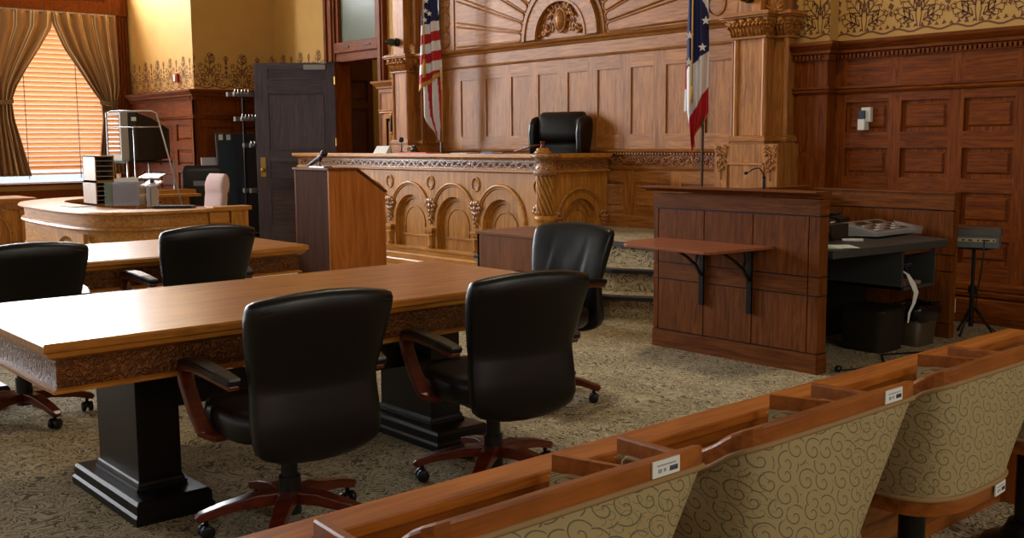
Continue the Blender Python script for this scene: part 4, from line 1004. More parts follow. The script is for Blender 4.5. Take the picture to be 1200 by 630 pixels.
ck=MB(); rnd=random.Random(5)
for q in range(5): ck.tube([(-.08+.03*i+rnd.uniform(-.02,.02),-.0+.02*i+rnd.uniform(-.04,.04),.06+.06*rnd.random()) for i in range(6)],.007,6)
tag(ck.build('cable_bundle',BLACKP,loc=(-3.62,6.52,.455)),'dark bundle of cables stuffed in the counter cubby','cable')
sp=MB(); sp.prism([(-.1,0),(.1,0),(.1,.02),(-.1,.035)],-.11,.11,'x',0); tag(sp.build('paper_pile',plain('brown_folder',(150,110,90),rough=.8),loc=(-3.54,6.44,.451)),'brown and pink folders lying in the counter cubby','folder')
rb=MB(); rb.ribbon([(-3.46,6.32,.56),(-3.41,6.33,.53),(-3.39,6.36,.47),(-3.38,6.39,.41),(-3.385,6.375,.34),(-3.39,6.33,.28),(-3.38,6.30,.22)],[.012,.03,.055,.05,.035,.025,.012],.002,(.1,1,0)); tag(rb.build('paper_strip',PAPER),'long curled strip of white paper hanging from the cubby','paper')
b1=thing('waste_bin','brown square bin with deep shade in its colour under the dark counter','bin',(-3.68,6.38,0))
m=MB(); m.loft([ring(0,0,z,a,b,28,7) for z,a,b in((0,.15,.15),(.27,.17,.17),(.28,.175,.175),(.28,.16,.16),(.02,.14,.14))],cap=False); m.box(-.14,-.14,0,.14,.14,.012,0); m.build('bin_body',plain('shaded_brown_plastic',(30,22,14)),b1)  # brown deepened to paint in the shade beneath the counter
m=MB(); m.box(-.165,-.165,.28,.165,.165,.29,0); m.build('bin_lid',plain('shaded_brown_lid',(26,20,13)),b1,bevel=.003)  # lid brown carries the same painted shade
b2=thing('trash_can','slim olive trash can with a black liner bag under the cubby','bin',(-3.56,6.74,0))
m=MB(); m.loft([ring(0,0,z,a,b,24,5) for z,a,b in((0,.085,.12),(.27,.11,.15),(.272,.1,.14),(.02,.08,.11))],cap=False); m.box(-.08,-.11,0,.08,.11,.01,0); m.build('can_body',plain('olive_plastic',(74,60,38)),b2)
m=MB(); rnd=random.Random(3)
rg=[]
for z,a,b in((.18,.118,.158),(.21,.125,.165),(.25,.128,.168),(.285,.12,.16),(.28,.1,.14),(.2,.08,.11)):
    rg.append([(p[0]*(1+rnd.uniform(-.06,.06)),p[1]*(1+rnd.uniform(-.06,.06)),z+rnd.uniform(-.008,.008)) for p in ring(0,0,z,a,b,24,4)])
m.loft(rg,0,False,True); m.build('liner_bag',plain('black_bin_bag',(14,14,15),rough=.18),b2)
fc=MB(); fc.tube([(-3.42,5.6,.006),(-3.3,5.9,.006),(-3.5,6.2,.006),(-3.35,6.5,.006)],.006,6); fc.ball((-3.42,5.56,.022),.022,1,1.3,1,8)
tag(fc.build('floor_cable',BLACKP),'black cable with a dark plug on the carpet beside the witness box','cable')
gm=thing('gooseneck_microphone','thin black gooseneck microphone rising behind the witness box cap rail','microphone',(-4.32,6.02,.736))
m=MB(); m.lathe([(.05,0),(.05,.012),(.012,.02)],(0,0,0),14); m.build('base',BLACKP,gm)
m=MB(); m.tube([(0,0,.015),(0,0,.40),(0,0,.42)],[.011,.011,.009],8); m.build('stem',BLACKP,gm)
m=MB(); m.tube([(0,0,.42),(-.01,-.005,.45),(-.03,-.015,.475),(-.06,-.03,.47),(-.10,-.05,.445)],.005,6); m.ball((-.11,-.055,.44),.012,1.3,1,1,8); m.tube([(0,0,.405),(0,0,.42)],.0125,8); m.build('gooseneck',CHROME if False else BLACKM,gm)

# tripod stand with grey unit
ts=thing('tripod_stand','black tripod stand right of the witness box holding a grey unit','stand',(-3.46,7.34,0))
m=MB(); m.cyl((0,0,.06),.017,.30,12); m.cyl((0,0,.3),.012,.33,12); m.cyl((0,0,.30),.028,.05,12); m.box(-.13,-.10,.625,.13,.10,.635,0); m.build('pole',BLACKM,ts)
for k in range(3):
    a=2*PI*k/3+.5; m=MB(); m.tube([(0.015*cos(a),.015*sin(a),.20),(.15*cos(a),.15*sin(a),.012)],.008,6); m.ball((.15*cos(a),.15*sin(a),.012),.012); m.tube([(0,0,.09),(.075*cos(a),.075*sin(a),.11)],.005,6); m.build('leg',BLACKM,ts)
gu=thing('grey_unit','small grey electronic unit with a beige port strip on the tripod stand','device',(-3.43,7.34,.636),R(20))
m=MB(); m.box(-.14,-.10,0,.14,.10,.125,0); m.build('case',plain('slate_plastic',(98,102,104)),gu,bevel=.006)
m=MB(); m.box(-.145,-.105,.085,.148,.105,.135,0); m.build('lid',plain('dull_grey_lid',(88,86,80)),gu,bevel=.004)
m=MB(); m.box(-.13,-.1035,.045,.12,-.1005,.068,0); m.build('port_strip',plain('beige_strip',(190,170,130)),gu)
for x,w in((-.1,.02),(-.06,.03),(.0,.012),(.03,.05),(.1,.012)): MB().box(x,-.106,.051,x+w,-.1037,.061,0).build('port',BLACKP,gu)
m=MB(); m.tube([(-3.33,7.21,.69),(-3.32,7.19,.6),(-3.34,7.2,.45),(-3.37,7.22,.33),(-3.38,7.24,.22),(-3.33,7.3,.1),(-3.28,7.4,.01)],.005,6); tag(m.build('power_cord',BLACKP),'thin black cord hanging from the grey unit on the tripod','cord')

# =============================================================== jury box
struct(MB().box(-1.59,-3.0,0,XR-.01,3.66,.15,0).build('floor_jury',CARPET))
jr=thing('jury_rail','long orange brown oak jury rail with a flat top running across the foreground','railing',(-1.54,.3,0))
m=MB(); m.box(-1.575,-2.5,.725,-1.487,3.62,.75,1); W(m,'rail_cap',LITRAIL,jr,bevel=.004)
m=MB(); m.box(-1.57,-2.5,0,-1.552,3.60,.725,1); m.box(-1.552,-2.5,.70,-1.497,3.6,.722,1); m.box(-1.552,-2.5,.68,-1.512,3.6,.70,1)
m.box(-1.575,3.57,0,-1.50,3.61,.725,2); W(m,'rail_panel',OAKJ,jr)
m=MB(); m.box(-1.552,-2.45,.20,-1.546,3.55,.68,1); W(m,'inner_panel',woodset('quartered_oak',(84,46,16),(138,84,36),fine=1.6,spec=.3),jr)

def make_jury(label,yc,toptag=True,lowtag=False):
    t=thing('jury_chair',label,'chair',(-1.33,yc,.15),R(90))
    TP=[(.115,.648),(-.04,.656),(-.10,.664),(-.15,.690),(-.20,.724),(-.245,.743)]
    def top(y):
        if y>=TP[0][0]: return TP[0][1]
        for (a,z0),(b,z1) in zip(TP[:-1],TP[1:]):
            if a>=y>=b: return z0+(z1-z0)*(a-y)/(a-b)
        return TP[-1][1]
    def path(e,hw,yb,yf=.115,n=56):
        pts=[]
        for i in range(n+1):
            a=PI+PI*i/n; c,sn=cos(a),sin(a); rr=(abs(c)**e+abs(sn)**e)**(-1/e)
            pts.append((hw*c*rr,-yb*abs(sn)*rr))
        L_=[(-hw,yf-yf*k/5) for k in range(5)]
        q=L_+pts+[(hw,yf*(k+1)/5) for k in range(5)]
        return [(x*(1-.10*min(1,max(0,(y+.12)/.235))),y) for x,y in q]
    P0=path(11.,.302,.245); Pb=path(3.2,.236,.205,.09); H_=.034
    def shell(off,zb,nrow=10):
        rows=[]
        for j in range(nrow):
            u=j/(nrow-1); k=u**1.0; row=[]
            for (x0,y0),(x1,y1) in zip(P0,Pb):
                x,y=x0+(x1-x0)*k,y0+(y1-y0)*k; l=math.hypot(x,y) if y<0 else abs(x); f=(l-off)/l
                row.append((x*f,y*f if y<0 else y,(top(y0)-H_)*(1-u)+zb*u))
            rows.append(row)
        return rows
    m=MB(); m.loft(shell(.002,.400)[::-1],0,False,True,False,True); m.loft(shell(.019,.43),0,False,True,False,True); m.build('fabric_shell',SCROLL,t)
    rr=[]
    for (x,y) in P0:
        tz=top(y); l=math.hypot(x,y) if y<0 else abs(x); f=(l-.017)/l; g=(l-.003)/l; ix,iy=x*f,(y*f if y<0 else y)
        rr.append([(x,y,tz-H_),(x,y,tz-.004),(x*g,(y*g if y<0 else y),tz),(ix,iy,tz),(ix,iy,tz-H_)])
    m=MB(); m.loft(rr,0,True,False,True); m.build('wooden_rim',OAKJ,t)
    for s_ in(-1,1):
        m=MB(); m.ribbon([(s_*.263,.106,.606),(s_*.260,.108,.5),(s_*.248,.10,.42),(s_*.236,.09,.365)],.022,.03,(1,0,0)); m.build('front_post',OAKJ,t,bevel=.003)
    for off in(-.001,.0175):
        q=[]
        for (x,y) in P0:
            if y>.084: continue
            l=math.hypot(x,y) if y<0 else abs(x); f=(l-off)/l; q.append((x*f,y*f if y<0 else y,top(y)-H_-.003))
        xa=q[0][0]; q=[(xa,.086,.46),(xa,.088,top(.08)-H_-.012),(xa,.080,top(.08)-H_-.004)]+q+[(-xa,.080,top(.08)-H_-.004),(-xa,.088,top(.08)-H_-.012),(-xa,.086,.46)]
        m=MB(); m.tube(q,.0055,8); m.build('piping',PIPING,t)
    m=MB(); m.tube([(x,y,.400) for x,y in Pb],.0065,8); m.build('piping',PIPING,t)
    rg=[[(x*.985,y*.985,.398) for x,y in Pb],[(x*.95,y*.95,.355) for x,y in Pb]]
    m=MB(); m.loft(rg[::-1],0,True,False,True); m.build('seat_rim',OAKJ,t)
    m=MB(); m.loft([ring(0,-.02,z,a,b,28,3.5) for z,a,b in((.39,.17,.12),(.40,.185,.13),(.46,.19,.135),(.48,.18,.12),(.49,.13,.1))]); m.build('seat',SCROLL,t)
    m=MB(); m.cyl((0,-.02,.03),.034,.33,20); m.lathe([(.128,0),(.132,.012),(.12,.026),(.075,.042),(.055,.075),(.05,.09)],(0,-.02,0),28); m.build('pedestal',BLACKM,t)
    def atag(x,y,z,w,h,tilt=0):
        q=MB(); q.box(-w/2,-.0015,-h/2,w/2,.0015,h/2,0)
        for k in range(7): q.box(w*.12+k*w*.045,-.0024,-h*.28,w*.12+k*w*.045+w*.025,-.0015,h*.02,1)
        q.box(-w*.34,-.0024,h*.16,w*.34,-.0015,h*.24,2); q.box(-w*.3,-.0024,-h*.25,-w*.18,-.0015,h*.0,2); q.box(-w*.1,-.0024,-h*.22,-w*.02,-.0015,-h*.02,2)
        o=q.build('asset_tag',[WHITEP,plain('tag_ink',(60,60,80)),plain('tag_grey',(150,150,165))],t); o.location=(x,y,z); o.rotation_euler=(0,0,tilt); o['label']='white asset tag with a tiny bar code'
    if toptag: atag(.17,-.2475,.7265,.066,.027,.0)
    if lowtag: atag(.09,-.2025,.377,.066,.03,.08)
    return t
for k,(y,lab,tg) in enumerate(((1.09,'scroll patterned jury chair nearest the camera, cut off by the bottom edge',True),(1.80,'scroll patterned jury chair with white tag on its rim, second from the left',True),(2.50,'scroll patterned jury chair showing its wooden seat rim and black post',True),(3.20,'jury chair at the right edge, only its arm end and round black pedestal in view',True))):
    make_jury(lab,y,tg,k==2)
# =============================================================== window dressing
wa_,wb_=WIN[0]
bl=thing('window_blind','orange brown wooden slatted blind filling the window between the drapes','blind',(XL-.06,(wa_+wb_)/2,3.40))
hw=(wb_-wa_)/2-.02
m=MB(); m.box(-.03,-hw,-.0,.03,hw,.05,1); m.build('head_rail',OAKR,bl)
m=MB()
z=-.03
while z>-2.36:
    c,s_=cos(R(38)),sin(R(38)); w=.046
    m.add([(-w*c,-hw,z-w*s_),(w*c,-hw,z+w*s_),(w*c,hw,z+w*s_),(-w*c,hw,z-w*s_),(-w*c,-hw,z-w*s_+.004),(w*c,-hw,z+w*s_+.004),(w*c,hw,z+w*s_+.004),(-w*c,hw,z-w*s_+.004)],[(0,3,2,1),(4,5,6,7),(0,1,5,4),(1,2,6,5),(2,3,7,6),(3,0,4,7)],0)
    z-=.072
m.build('slats',BLIND,bl)
MB().box(-.03,-hw,-2.44,.03,hw,-2.415,0).build('bottom_rail',BLIND,bl)
for y in(-.42,.36):
    m=MB(); m.tube([(.05,y,0),(.05,y,-2.5)],.006,6); m.build('cord',plain('blind_tape',(120,110,90)),bl)
def drape(name,label,y_out,y_in,keyz,keyi,gather,lowz,flare):
    t=thing(name,label,'curtain',(XL+.19,y_out,0))
    nu,nv=90,40; vs=[];fs=[];uv=[]
    for j in range(nv+1):
        v=j/nv; z=3.44+(lowz-3.44)*v; 
        # inner edge
        yi=None
        for a,b in zip(keyz[:-1],keyz[1:]):
            if a[0]>=z>=b[0]: q=(a[0]-z)/(a[0]-b[0]+1e-6); yi=a[1]+(b[1]-a[1])*q; yo=a[2]+(b[2]-a[2])*q
        if yi is None: yi,yo=keyz[-1][1],keyz[-1][2]
        amp=.028+.03*min(1,abs(v))
        for i in range(nu+1):
            u=i/nu; y=yo+(yi-yo)*u
            vs.append((amp*sin(u*2*PI*7+1.5*sin(v*3+u*5))-.02,y-y_out,z)); uv.append((u,v))
    for j in range(nv):
        for i in range(nu): a=j*(nu+1)+i; fs.append((a,a+1,a+nu+2,a+nu+1))
    m=MB(); m.add(vs,fs,0,True,uv); o=m.build('drape',DRAPE,t); sm=o.modifiers.new('s','SOLIDIFY'); sm.thickness=.006
    return t
# (z, inner y, outer y)
dl=drape('window_drape','left striped tan drape tied back beside the window blind',4.05,5.37,[(3.44,5.385,4.2),(3.2,5.36,4.2),(2.9,5.18,4.2),(2.6,4.98,4.22),(2.3,4.80,4.25),(2.08,4.71,4.35),(1.8,4.73,4.3),(1.4,4.82,4.25),(.95,4.92,4.2)],0,0,.95,0)
dr=drape('window_drape','right striped tan drape tied back behind the television',6.36,5.37,[(3.44,5.355,6.34),(3.25,5.38,6.34),(2.9,5.53,6.34),(2.6,5.72,6.34),(2.3,5.9,6.33),(2.08,6.05,6.27),(1.8,6.06,6.3),(1.4,6.0,6.33),(.95,5.95,6.34)],0,0,.95,0)
for t_,ya,yb in((dl,4.33,4.73),(dr,6.02,6.3)):
    m=MB(); y0=t_.location.y; pts=[(.0+.075*sin(PI*i/8),ya-y0+(yb-ya)*i/8,2.08-.03*sin(PI*i/8)) for i in range(9)]
    m.ribbon(pts,.07,.012,(0,0,1)); m.build('tie_back',DRAPE if False else plain('drape_tie',(120,92,54),rough=.9),t_)
tr=thing('curtain_track','pale curtain track under the panelled window header','rail',(XL+.17,5.37,3.445)); MB().box(-.03,-1.1,-.018,.0,.97,.004,0).build('track',GREYP,tr)

# =============================================================== clerk's curved desk
cd=thing('clerk_desk','curved golden oak clerk counter below the window, holding paper trays','desk',(-11.3,4.2,0))
def smooth_path(P,n=4):
    """Catmull-Rom through the control points"""
    out=[]
    for i in range(len(P)-1):
        p0,p1,p2,p3=P[max(0,i-1)],P[i],P[i+1],P[min(len(P)-1,i+2)]
        for j in range(n):
            t=j/n; out.append(tuple(.5*(2*p1[k]+(p2[k]-p0[k])*t+(2*p0[k]-5*p1[k]+4*p2[k]-p3[k])*t*t+(3*p1[k]-p0[k]-3*p2[k]+p3[k])*t**3) for k in(0,1)))
    return out+[P[-1]]
pth=smooth_path([(-13.15,5.75),(-13.15,4.9),(-13.12,4.4),(-12.95,3.98),(-12.66,3.66),(-12.3,3.47),(-11.8,3.38),(-11.0,3.35),(-10.4,3.36),(-10.0,3.43),(-9.75,3.60),(-9.63,3.85),(-9.6,4.2),(-9.6,4.72)])

m=MB(); m.sweep(pth,[(-.42,.752),(.035,.752),(.05,.762),(.05,.772),(.035,.785),(-.42,.785)],0); W(m,'counter',OAKB,cd)
m=MB(); m.sweep(pth,[(-.05,.56),(-.01,.56),(-.01,.752),(-.05,.752)],0); m.sweep(pth,[(-.012,.595),(.015,.60),(.028,.615),(.02,.635),(-.012,.64)],0)
pa=[p for i,p in enumerate(pth) if p[0]<-11.02 and i<len(pth)*.7]+[(-11.02,3.35)]; pb_=[(-10.08,3.41)]+[p for p in pth if p[0]>-10.06]
for q in(pa,pb_): m.sweep(q,[(-.05,.34),(-.01,.34),(-.01,.56),(-.05,.56)],0); m.sweep(q,[(-.012,.34),(.0,.34),(.0,.36),(-.012,.365)],0)
W(m,'apron',OAKB,cd)
m=MB(); m.T=Matrix.Translation((0,3.355,0)); arch_face(m,-11.03,-10.07,.0,.57,-10.55,.40,.13,.045); m.T=None; W(m,'arched_front',OAKB,cd)
for (x,y) in((-12.8,3.92),(-12.0,3.46),(-9.72,3.75),(-9.66,4.66),(-13.1,5.65)):
    k=MB(); k.box(x-.04,y-.04,0,x+.04,y+.04,.34,2)
    for s_ in(-1,1): k.prism([(x,.34),(x+s_*.16,.34),(x+s_*.12,.30),(x+s_*.07,.25),(x+s_*.05,.16),(x,.10)],y-.02,y+.02,'y',0)
    W(k,'leg',OAKB,cd)
m=MB(); m.box(-9.70,4.62,.34,-9.56,4.80,.79,2); m.box(-9.73,4.42,.76,-9.54,4.83,.80,1); m.box(-9.595,4.4,.64,-9.57,4.6,.75,1); W(m,'end_block',OAKB,cd,bevel=.004)
m=MB(); m.box(-13.3,5.3,.75,-13.0,5.8,.83,1); m.box(-13.2,5.35,0,-13.1,5.75,.75,2); W(m,'rear_rail',OAKB,cd)
# pigeonhole boxes
def pigeon(name,label,x0,x1,y0,y1,z0,h,nc,ns):
    t=thing(name,label,'letter sorter',((x0+x1)/2,(y0+y1)/2,z0)); w,d=(x1-x0)/2,(y1-y0)/2
    m=MB(); m.box(-w,-d,0,w,-d+.012,h,2); m.box(-w,d-.012,0,w,d,h,2); m.box(-w,-d,0,-w+.01,d,h,2); m.box(-w,-d,h-.012,w,d,h,0); m.box(-w,-d,0,w,d,.012,0); m.build('carcass',PALE,t)
    m=MB()
    for i in range(1,nc): m.box(-w+.01,-d+2*d*i/nc-.005,.012,w-.004,-d+2*d*i/nc+.005,h-.012,2)
    m.build('divider',PALE,t)
    for j in range(1,ns): m=MB(); m.box(-w+.01,-d+.012,h*j/ns-.003,w-.006,d-.012,h*j/ns+.003,0); m.build('shelf',plain('grey_birch',(150,140,134)) if j==1 else bpy.data.materials['grey_birch'],t)
    return t
pigeon('letter_sorter','lower pale birch letter sorter with two columns of slots on the clerk counter',-11.47,-11.08,3.85,4.19,.785,.242,2,5)
pigeon('letter_sorter','upper pale birch letter sorter stacked on the wider one below the window',-11.46,-11.10,3.86,4.06,1.028,.268,1,5)
ah=thing('paper_holder','clear acrylic holder full of white and lavender papers on the clerk counter','paper holder',(-10.68,4.0,.785),R(42))
m=MB()
for a in((-.185,-.07,0,.185,-.066,.25),(-.185,.066,0,.185,.07,.25),(-.185,-.07,0,-.181,.07,.25),(.181,-.07,0,.185,.07,.25),(-.185,-.07,0,.185,.07,.004)): m.box(*a,0)
m.build('acrylic_box',ACRYLIC,ah)
m=MB(); m.box(-.10,-.06,.005,.165,-.03,.235,0); m.build('lavender_papers',plain('lavender_paper',(222,214,236),rough=.9),ah)
m=MB(); m.prism([(-.1,.01),(.15,.01),(.15,.28),(.12,.30),(-.1,.28)],-.02,.01,'y',0); m.build('white_papers',PAPER,ah)
m=MB(); m.box(-.17,-.055,.005,-.11,.05,.24,0); m.build('green_papers',plain('green_paper',(150,172,150),rough=.9),ah)
h2=thing('file_holder','narrow upright grey file holder beside the acrylic paper holder','paper holder',(-10.43,4.18,.785),R(42))
m=MB(); m.box(-.02,-.08,0,.02,.08,.21,0); m.box(.03,-.08,0,.034,.08,.18,0); m.build('holder_body',plain('pale_grey',(170,172,180)),h2,bevel=.004)
lm_=thing('small_monitor','small silver tilted display on a stand behind the acrylic paper holder','monitor',(-11.0,4.42,.785),R(30))
m=MB(); m.box(-.06,-.06,0,.06,.06,.02,0); m.box(-.015,-.015,.02,.015,.015,.25,0); m.build('stand',BLACKP,lm_)
m=MB(); m.prism([(-.07,.26),(.07,.30),(.07,.315),(-.07,.275)],-.13,.13,'x',0); m.build('display_panel',CHROME,lm_,bevel=.004)
m=MB(); m.prism([(-.10,.17),(.06,.22),(.06,.24),(-.10,.19)],-.10,.10,'x',0); m.build('lower_tray',WHITEP,lm_,bevel=.004)
kb=MB(); kb.box(-.19,-.08,0,.19,.08,.02,0)
for i in range(12):
    for j in range(4): kb.box(-.178+i*.03,-.068+j*.035,.02,-.152+i*.03,-.04+j*.035,.027,0)
tag(kb.build('keyboard',BLACKP,loc=(-9.93,4.2,.787),rz=R(50)),'flat black keyboard on the clerk counter right of the papers','keyboard')
pp_=MB(); pp_.box(-.15,-.1,0,.15,.1,.008,0); tag(pp_.build('paper_sheet',PAPER,loc=(-11.0,3.62,.786),rz=.1),'loose papers in front of the letter sorter on the clerk counter','paper')
# television on a frame
tv=thing('television','large tube television facing the window, its screen reflecting the blind','television',(-14.0,5.14,1.196),-.16)
m=MB(); m.box(-.42,0,0,.42,.10,.66,0); tb_=m.build('bezel',plain('silver_bezel',(150,148,140),rough=.4),tv,bevel=.01)
m=MB(); m.box(-.36,-.004,.09,.36,.004,.60,0); m.build('screen',plain('crt_glass',(14,15,16),rough=.06,spec=1,coat=1),tv)
m=MB(); m.loft([[(-.42*a,y,z0),(.42*a,y,z0),(.42*a,y,z1),(-.42*a,y,z1)] for a,y,z0,z1 in((1,.10,.0,.66),(.98,.2,.0,.64),(.8,.42,.0,.56),(.6,.62,.03,.44),(.58,.66,.04,.42))],0,True,False); m.build('rear_housing',BLACKP,tv,bevel=.01)
m=MB(); m.box(.424,.14,.52,.428,.2,.57,0); m.build('sticker',WHITEP,tv)
tc_=thing('television_cart','tall silver tube cart carrying the television','cart',(-13.95,5.40,0))
m=MB()
for z in(.12,.6,1.17): m=MB(); m.box(-.42,-.30,z,.42,.36,z+.025,0); m.build('cart_shelf',BLACKM,tc_)
for x,y in((-.42,-.28),(.42,-.28),(-.42,.34),(.42,.34)): m=MB(); m.tube([(x,y,.05),(x,y,1.2)],.014,8); m.build('cart_post',CHROME,tc_)
for x,y in((-.42,-.28),(.42,-.28),(-.42,.34),(.42,.34)): m=MB(); m.ball((x,y,.035),.033,.5,1,1,10); m.build('caster',BLACKP,tc_)
# free-standing chrome frame in front of the television
ef=thing('chrome_frame','thin chrome tube easel frame standing in front of the television','easel',(-12.6,4.95,0))
E1=[(-12.62,4.555,0.02),(-12.62,4.555,1.786),(-12.57,4.60,1.80),(-12.42,5.02,1.81),(-12.36,5.06,1.78),(-12.30,5.46,.02)]
m=MB(); m.tube(E1,.010,8); W(m,'frame_tube',CHROME,ef)
m=MB(); m.tube([(-12.62,4.555,1.612),(-12.34,5.08,1.62)],.007,8); W(m,'crossbar',CHROME,ef)
m=MB(); m.tube([(-12.47,4.81,1.617),(-12.47,4.81,.02)],.007,8); W(m,'centre_tube',CHROME,ef)

# mauve chair behind the clerk counter
mc=thing('mauve_chair','mauve pink upholstered swivel chair behind the right end of the clerk counter','chair',(-11.40,5.09,0),R(180))
m=MB(); m.loft(back_loft([(.46,.18,-.2,.02),(.48,.22,-.2,.05),(.6,.235,-.215,.055),(.8,.24,-.235,.05),(.85,.24,-.24,.045),(.87,.24,-.245,.058),(.95,.235,-.255,.07),(1.03,.225,-.265,.05),(1.07,.2,-.268,.02)],n=30,e=4)); m.build('backrest',PINK,mc)
m=MB(); m.loft(back_loft([(.5,.19,-.26,.01),(.55,.215,-.265,.02),(.9,.22,-.30,.02),(.98,.2,-.31,.01)],n=24,e=4)); m.build('back_shell',BLACKP,mc)
m=MB(); m.loft([ring(0,.03,z,a,b,28,3) for z,a,b in((.4,.2,.2),(.42,.25,.24),(.47,.26,.25),(.5,.24,.23),(.51,.16,.15))]); m.build('seat',PINK,mc)
for s_ in(-1,1): m=MB(); m.ribbon([(s_*.26,0,.42),(s_*.29,0,.5),(s_*.29,.02,.66),(s_*.29,-.02,.69),(s_*.28,-.18,.68)],.03,.02,(0,1,0)if False else (1,0,0)); m.build('armrest',BLACKP,mc)
MB().cyl((0,0,.1),.028,.3,14).build('gas_column',BLACKP,mc); star_base(mc,BLACKP,.28)
# black chair, boards and rack by the chimney wall
k=thing('black_chair','black office chair stored against the wainscot beside the door','chair',(-13.5,6.1,0),R(70))
m=MB(); m.loft(back_loft([(.6,.18,-.2,.02),(.62,.24,-.2,.03),(.8,.26,-.22,.03),(1.05,.26,-.25,.03),(1.13,.22,-.26,.02)],n=28,e=4)); m.build('backrest',BLACKP,k)
m=MB(); m.box(-.12,-.245,.86,.12,-.265,.98,0); m.build('label_patch',plain('grey_patch',(120,124,132)),k)
m=MB(); m.loft([ring(0,.03,z,a,b,28,3) for z,a,b in((.4,.2,.2),(.42,.25,.24),(.47,.26,.25),(.5,.24,.23),(.51,.16,.15))]); m.build('seat',BLACKP,k)
MB().cyl((0,0,.1),.028,.3,14).build('gas_column',BLACKP,k); star_base(k,BLACKP,.28)
m=MB(); m.tube([(.1,-.22,.45),(.1,-.24,.65)],.02,8); m.build('back_bar',BLACKP,k)
fb=MB(); fb.add([(0,0,0)],[],0); fb=MB(); fb.box(-.008,-.16,0,.008,.16,1.22,0)
o=tag(fb.build('foam_board',plain('lilac_white_board',(196,190,206),rough=.8),loc=(-14.36,6.70,.0)),'pale lilac foam board leaning on the wainscot left of the dark panel','board'); o.rotation_euler=(0,R(-4),0)
gb=thing('display_board','dark reflective board with a thin silver frame leaning by the door','board',(-14.28,7.12,0)); gb.rotation_euler=(0,R(-4),0)
m=MB(); m.box(-.01,-.36,.1,.01,.36,1.56,0); m.build('panel',plain('dark_glass_board',(58,70,84),rough=.15,spec=.8,coat=.5),gb)
m=MB(); m.box(-.015,-.375,.08,.015,-.355,1.58,0); m.box(-.015,.355,.08,.015,.375,1.58,0); m.box(-.015,-.375,1.56,.015,.375,1.58,0); m.box(-.015,-.375,.08,.015,.375,.1,0); m.build('frame',CHROME,gb)
for y in(-.30,-.18): m=MB(); m.box(.008,y-.03,1.47,.024,y+.03,1.55,0); m.build('clip',WHITEP,gb)
rk=thing('coat_rack','dark metal rack with chrome hooks standing beside the open door','rack',(-13.72,6.98,0))
for x,y in((-.1,-.06),(-.1,.14),(.1,.04)): m=MB(); m.box(x-.016,y-.016,0,x+.016,y+.016,2.12,0); m.build('upright',BRONZE if x>0 else BLACKM,rk)
MB().prism([(-.2,-.25),(.2,-.25),(.2,.25),(-.2,.25)],0,.03,'z',0).build('rack_base',BLACKM,rk)
for z,l in((2.10,.30),(1.76,.20),(1.39,.08),(.75,.1)):
    m=MB(); m.box(-.13,-l,z-.03,-.07,.22,z+.03,0); m.box(.08,-l,z-.03,.12,.22,z+.03,0); m.build('arm_bar',plain('dull_steel',(120,118,116),rough=.4,metal=.6) if z>2 else bpy.data.materials['dull_steel'],rk)
    for i in range(5):
        if z<1: break
        m=MB(); y=-l-.02+.05*i; m.tube([(.12,y,z),(.17,y,z),(.19,y-.0,z+.03),(.18,y,z+.055)],.008,6); m.build('hook',CHROME,rk)

# left cut-off desk with arch and black chair behind it
ld=thing('side_bench','carved oak desk with an arched panel cut off by the left edge','desk',(-14.95,3.5,0))
m=MB(); m.box(-15.4,2.6,.70,-14.55,4.28,.73,1); m.box(-15.38,2.62,.68,-14.58,4.25,.70,1); W(m,'desktop',OAKB,ld,bevel=.004)
m=MB(); m.box(-14.62,2.65,.57,-14.59,4.22,.68,3); W(m,'carved_apron',OAKB+[CARVEB],ld)
m=MB(); m.T=Matrix.Translation((-14.62,0,0))@Matrix.Rotation(PI/2,4,'Z'); arch_face(m,3.35,4.10,.0,.57,3.68,.26,.26,.03); arch_bead(m,3.68,.26,.29,-.004,.012); m.box(3.35,.04,0,4.1,.05,.56,2); m.box(2.65,0,0,3.35,.03,.57,2); m.T=None; W(m,'arched_panel',OAKB,ld)
m=MB(); m.box(-14.66,4.08,0,-14.56,4.2,.50,2); m.box(-14.68,4.06,.50,-14.54,4.22,.57,1); m.box(-15.35,4.1,0,-14.66,4.14,.57,2); W(m,'corner_post',OAKB,ld)
k2=thing('black_chair','black chair back showing above the cut-off desk at the left edge','chair',(-16.0,3.70,0),R(100))
m=MB(); m.loft(back_loft([(.5,.18,-.2,.02),(.52,.24,-.2,.03),(.8,.26,-.22,.03),(.98,.26,-.25,.03),(1.05,.22,-.26,.02)],n=28,e=4)); m.build('backrest',BLACKP,k2)
m=MB(); m.loft([ring(0,.03,z,a,b,28,3) for z,a,b in((.4,.2,.2),(.42,.25,.24),(.47,.26,.25),(.5,.24,.23),(.51,.16,.15))]); m.build('seat',BLACKP,k2)
MB().cyl((0,0,.1),.028,.3,14).build('gas_column',BLACKP,k2); star_base(k2,BLACKP,.28); m=MB(); m.tube([(0,-.2,.42),(0,-.23,.6)],.02,8); m.build('back_bar',BLACKP,k2)

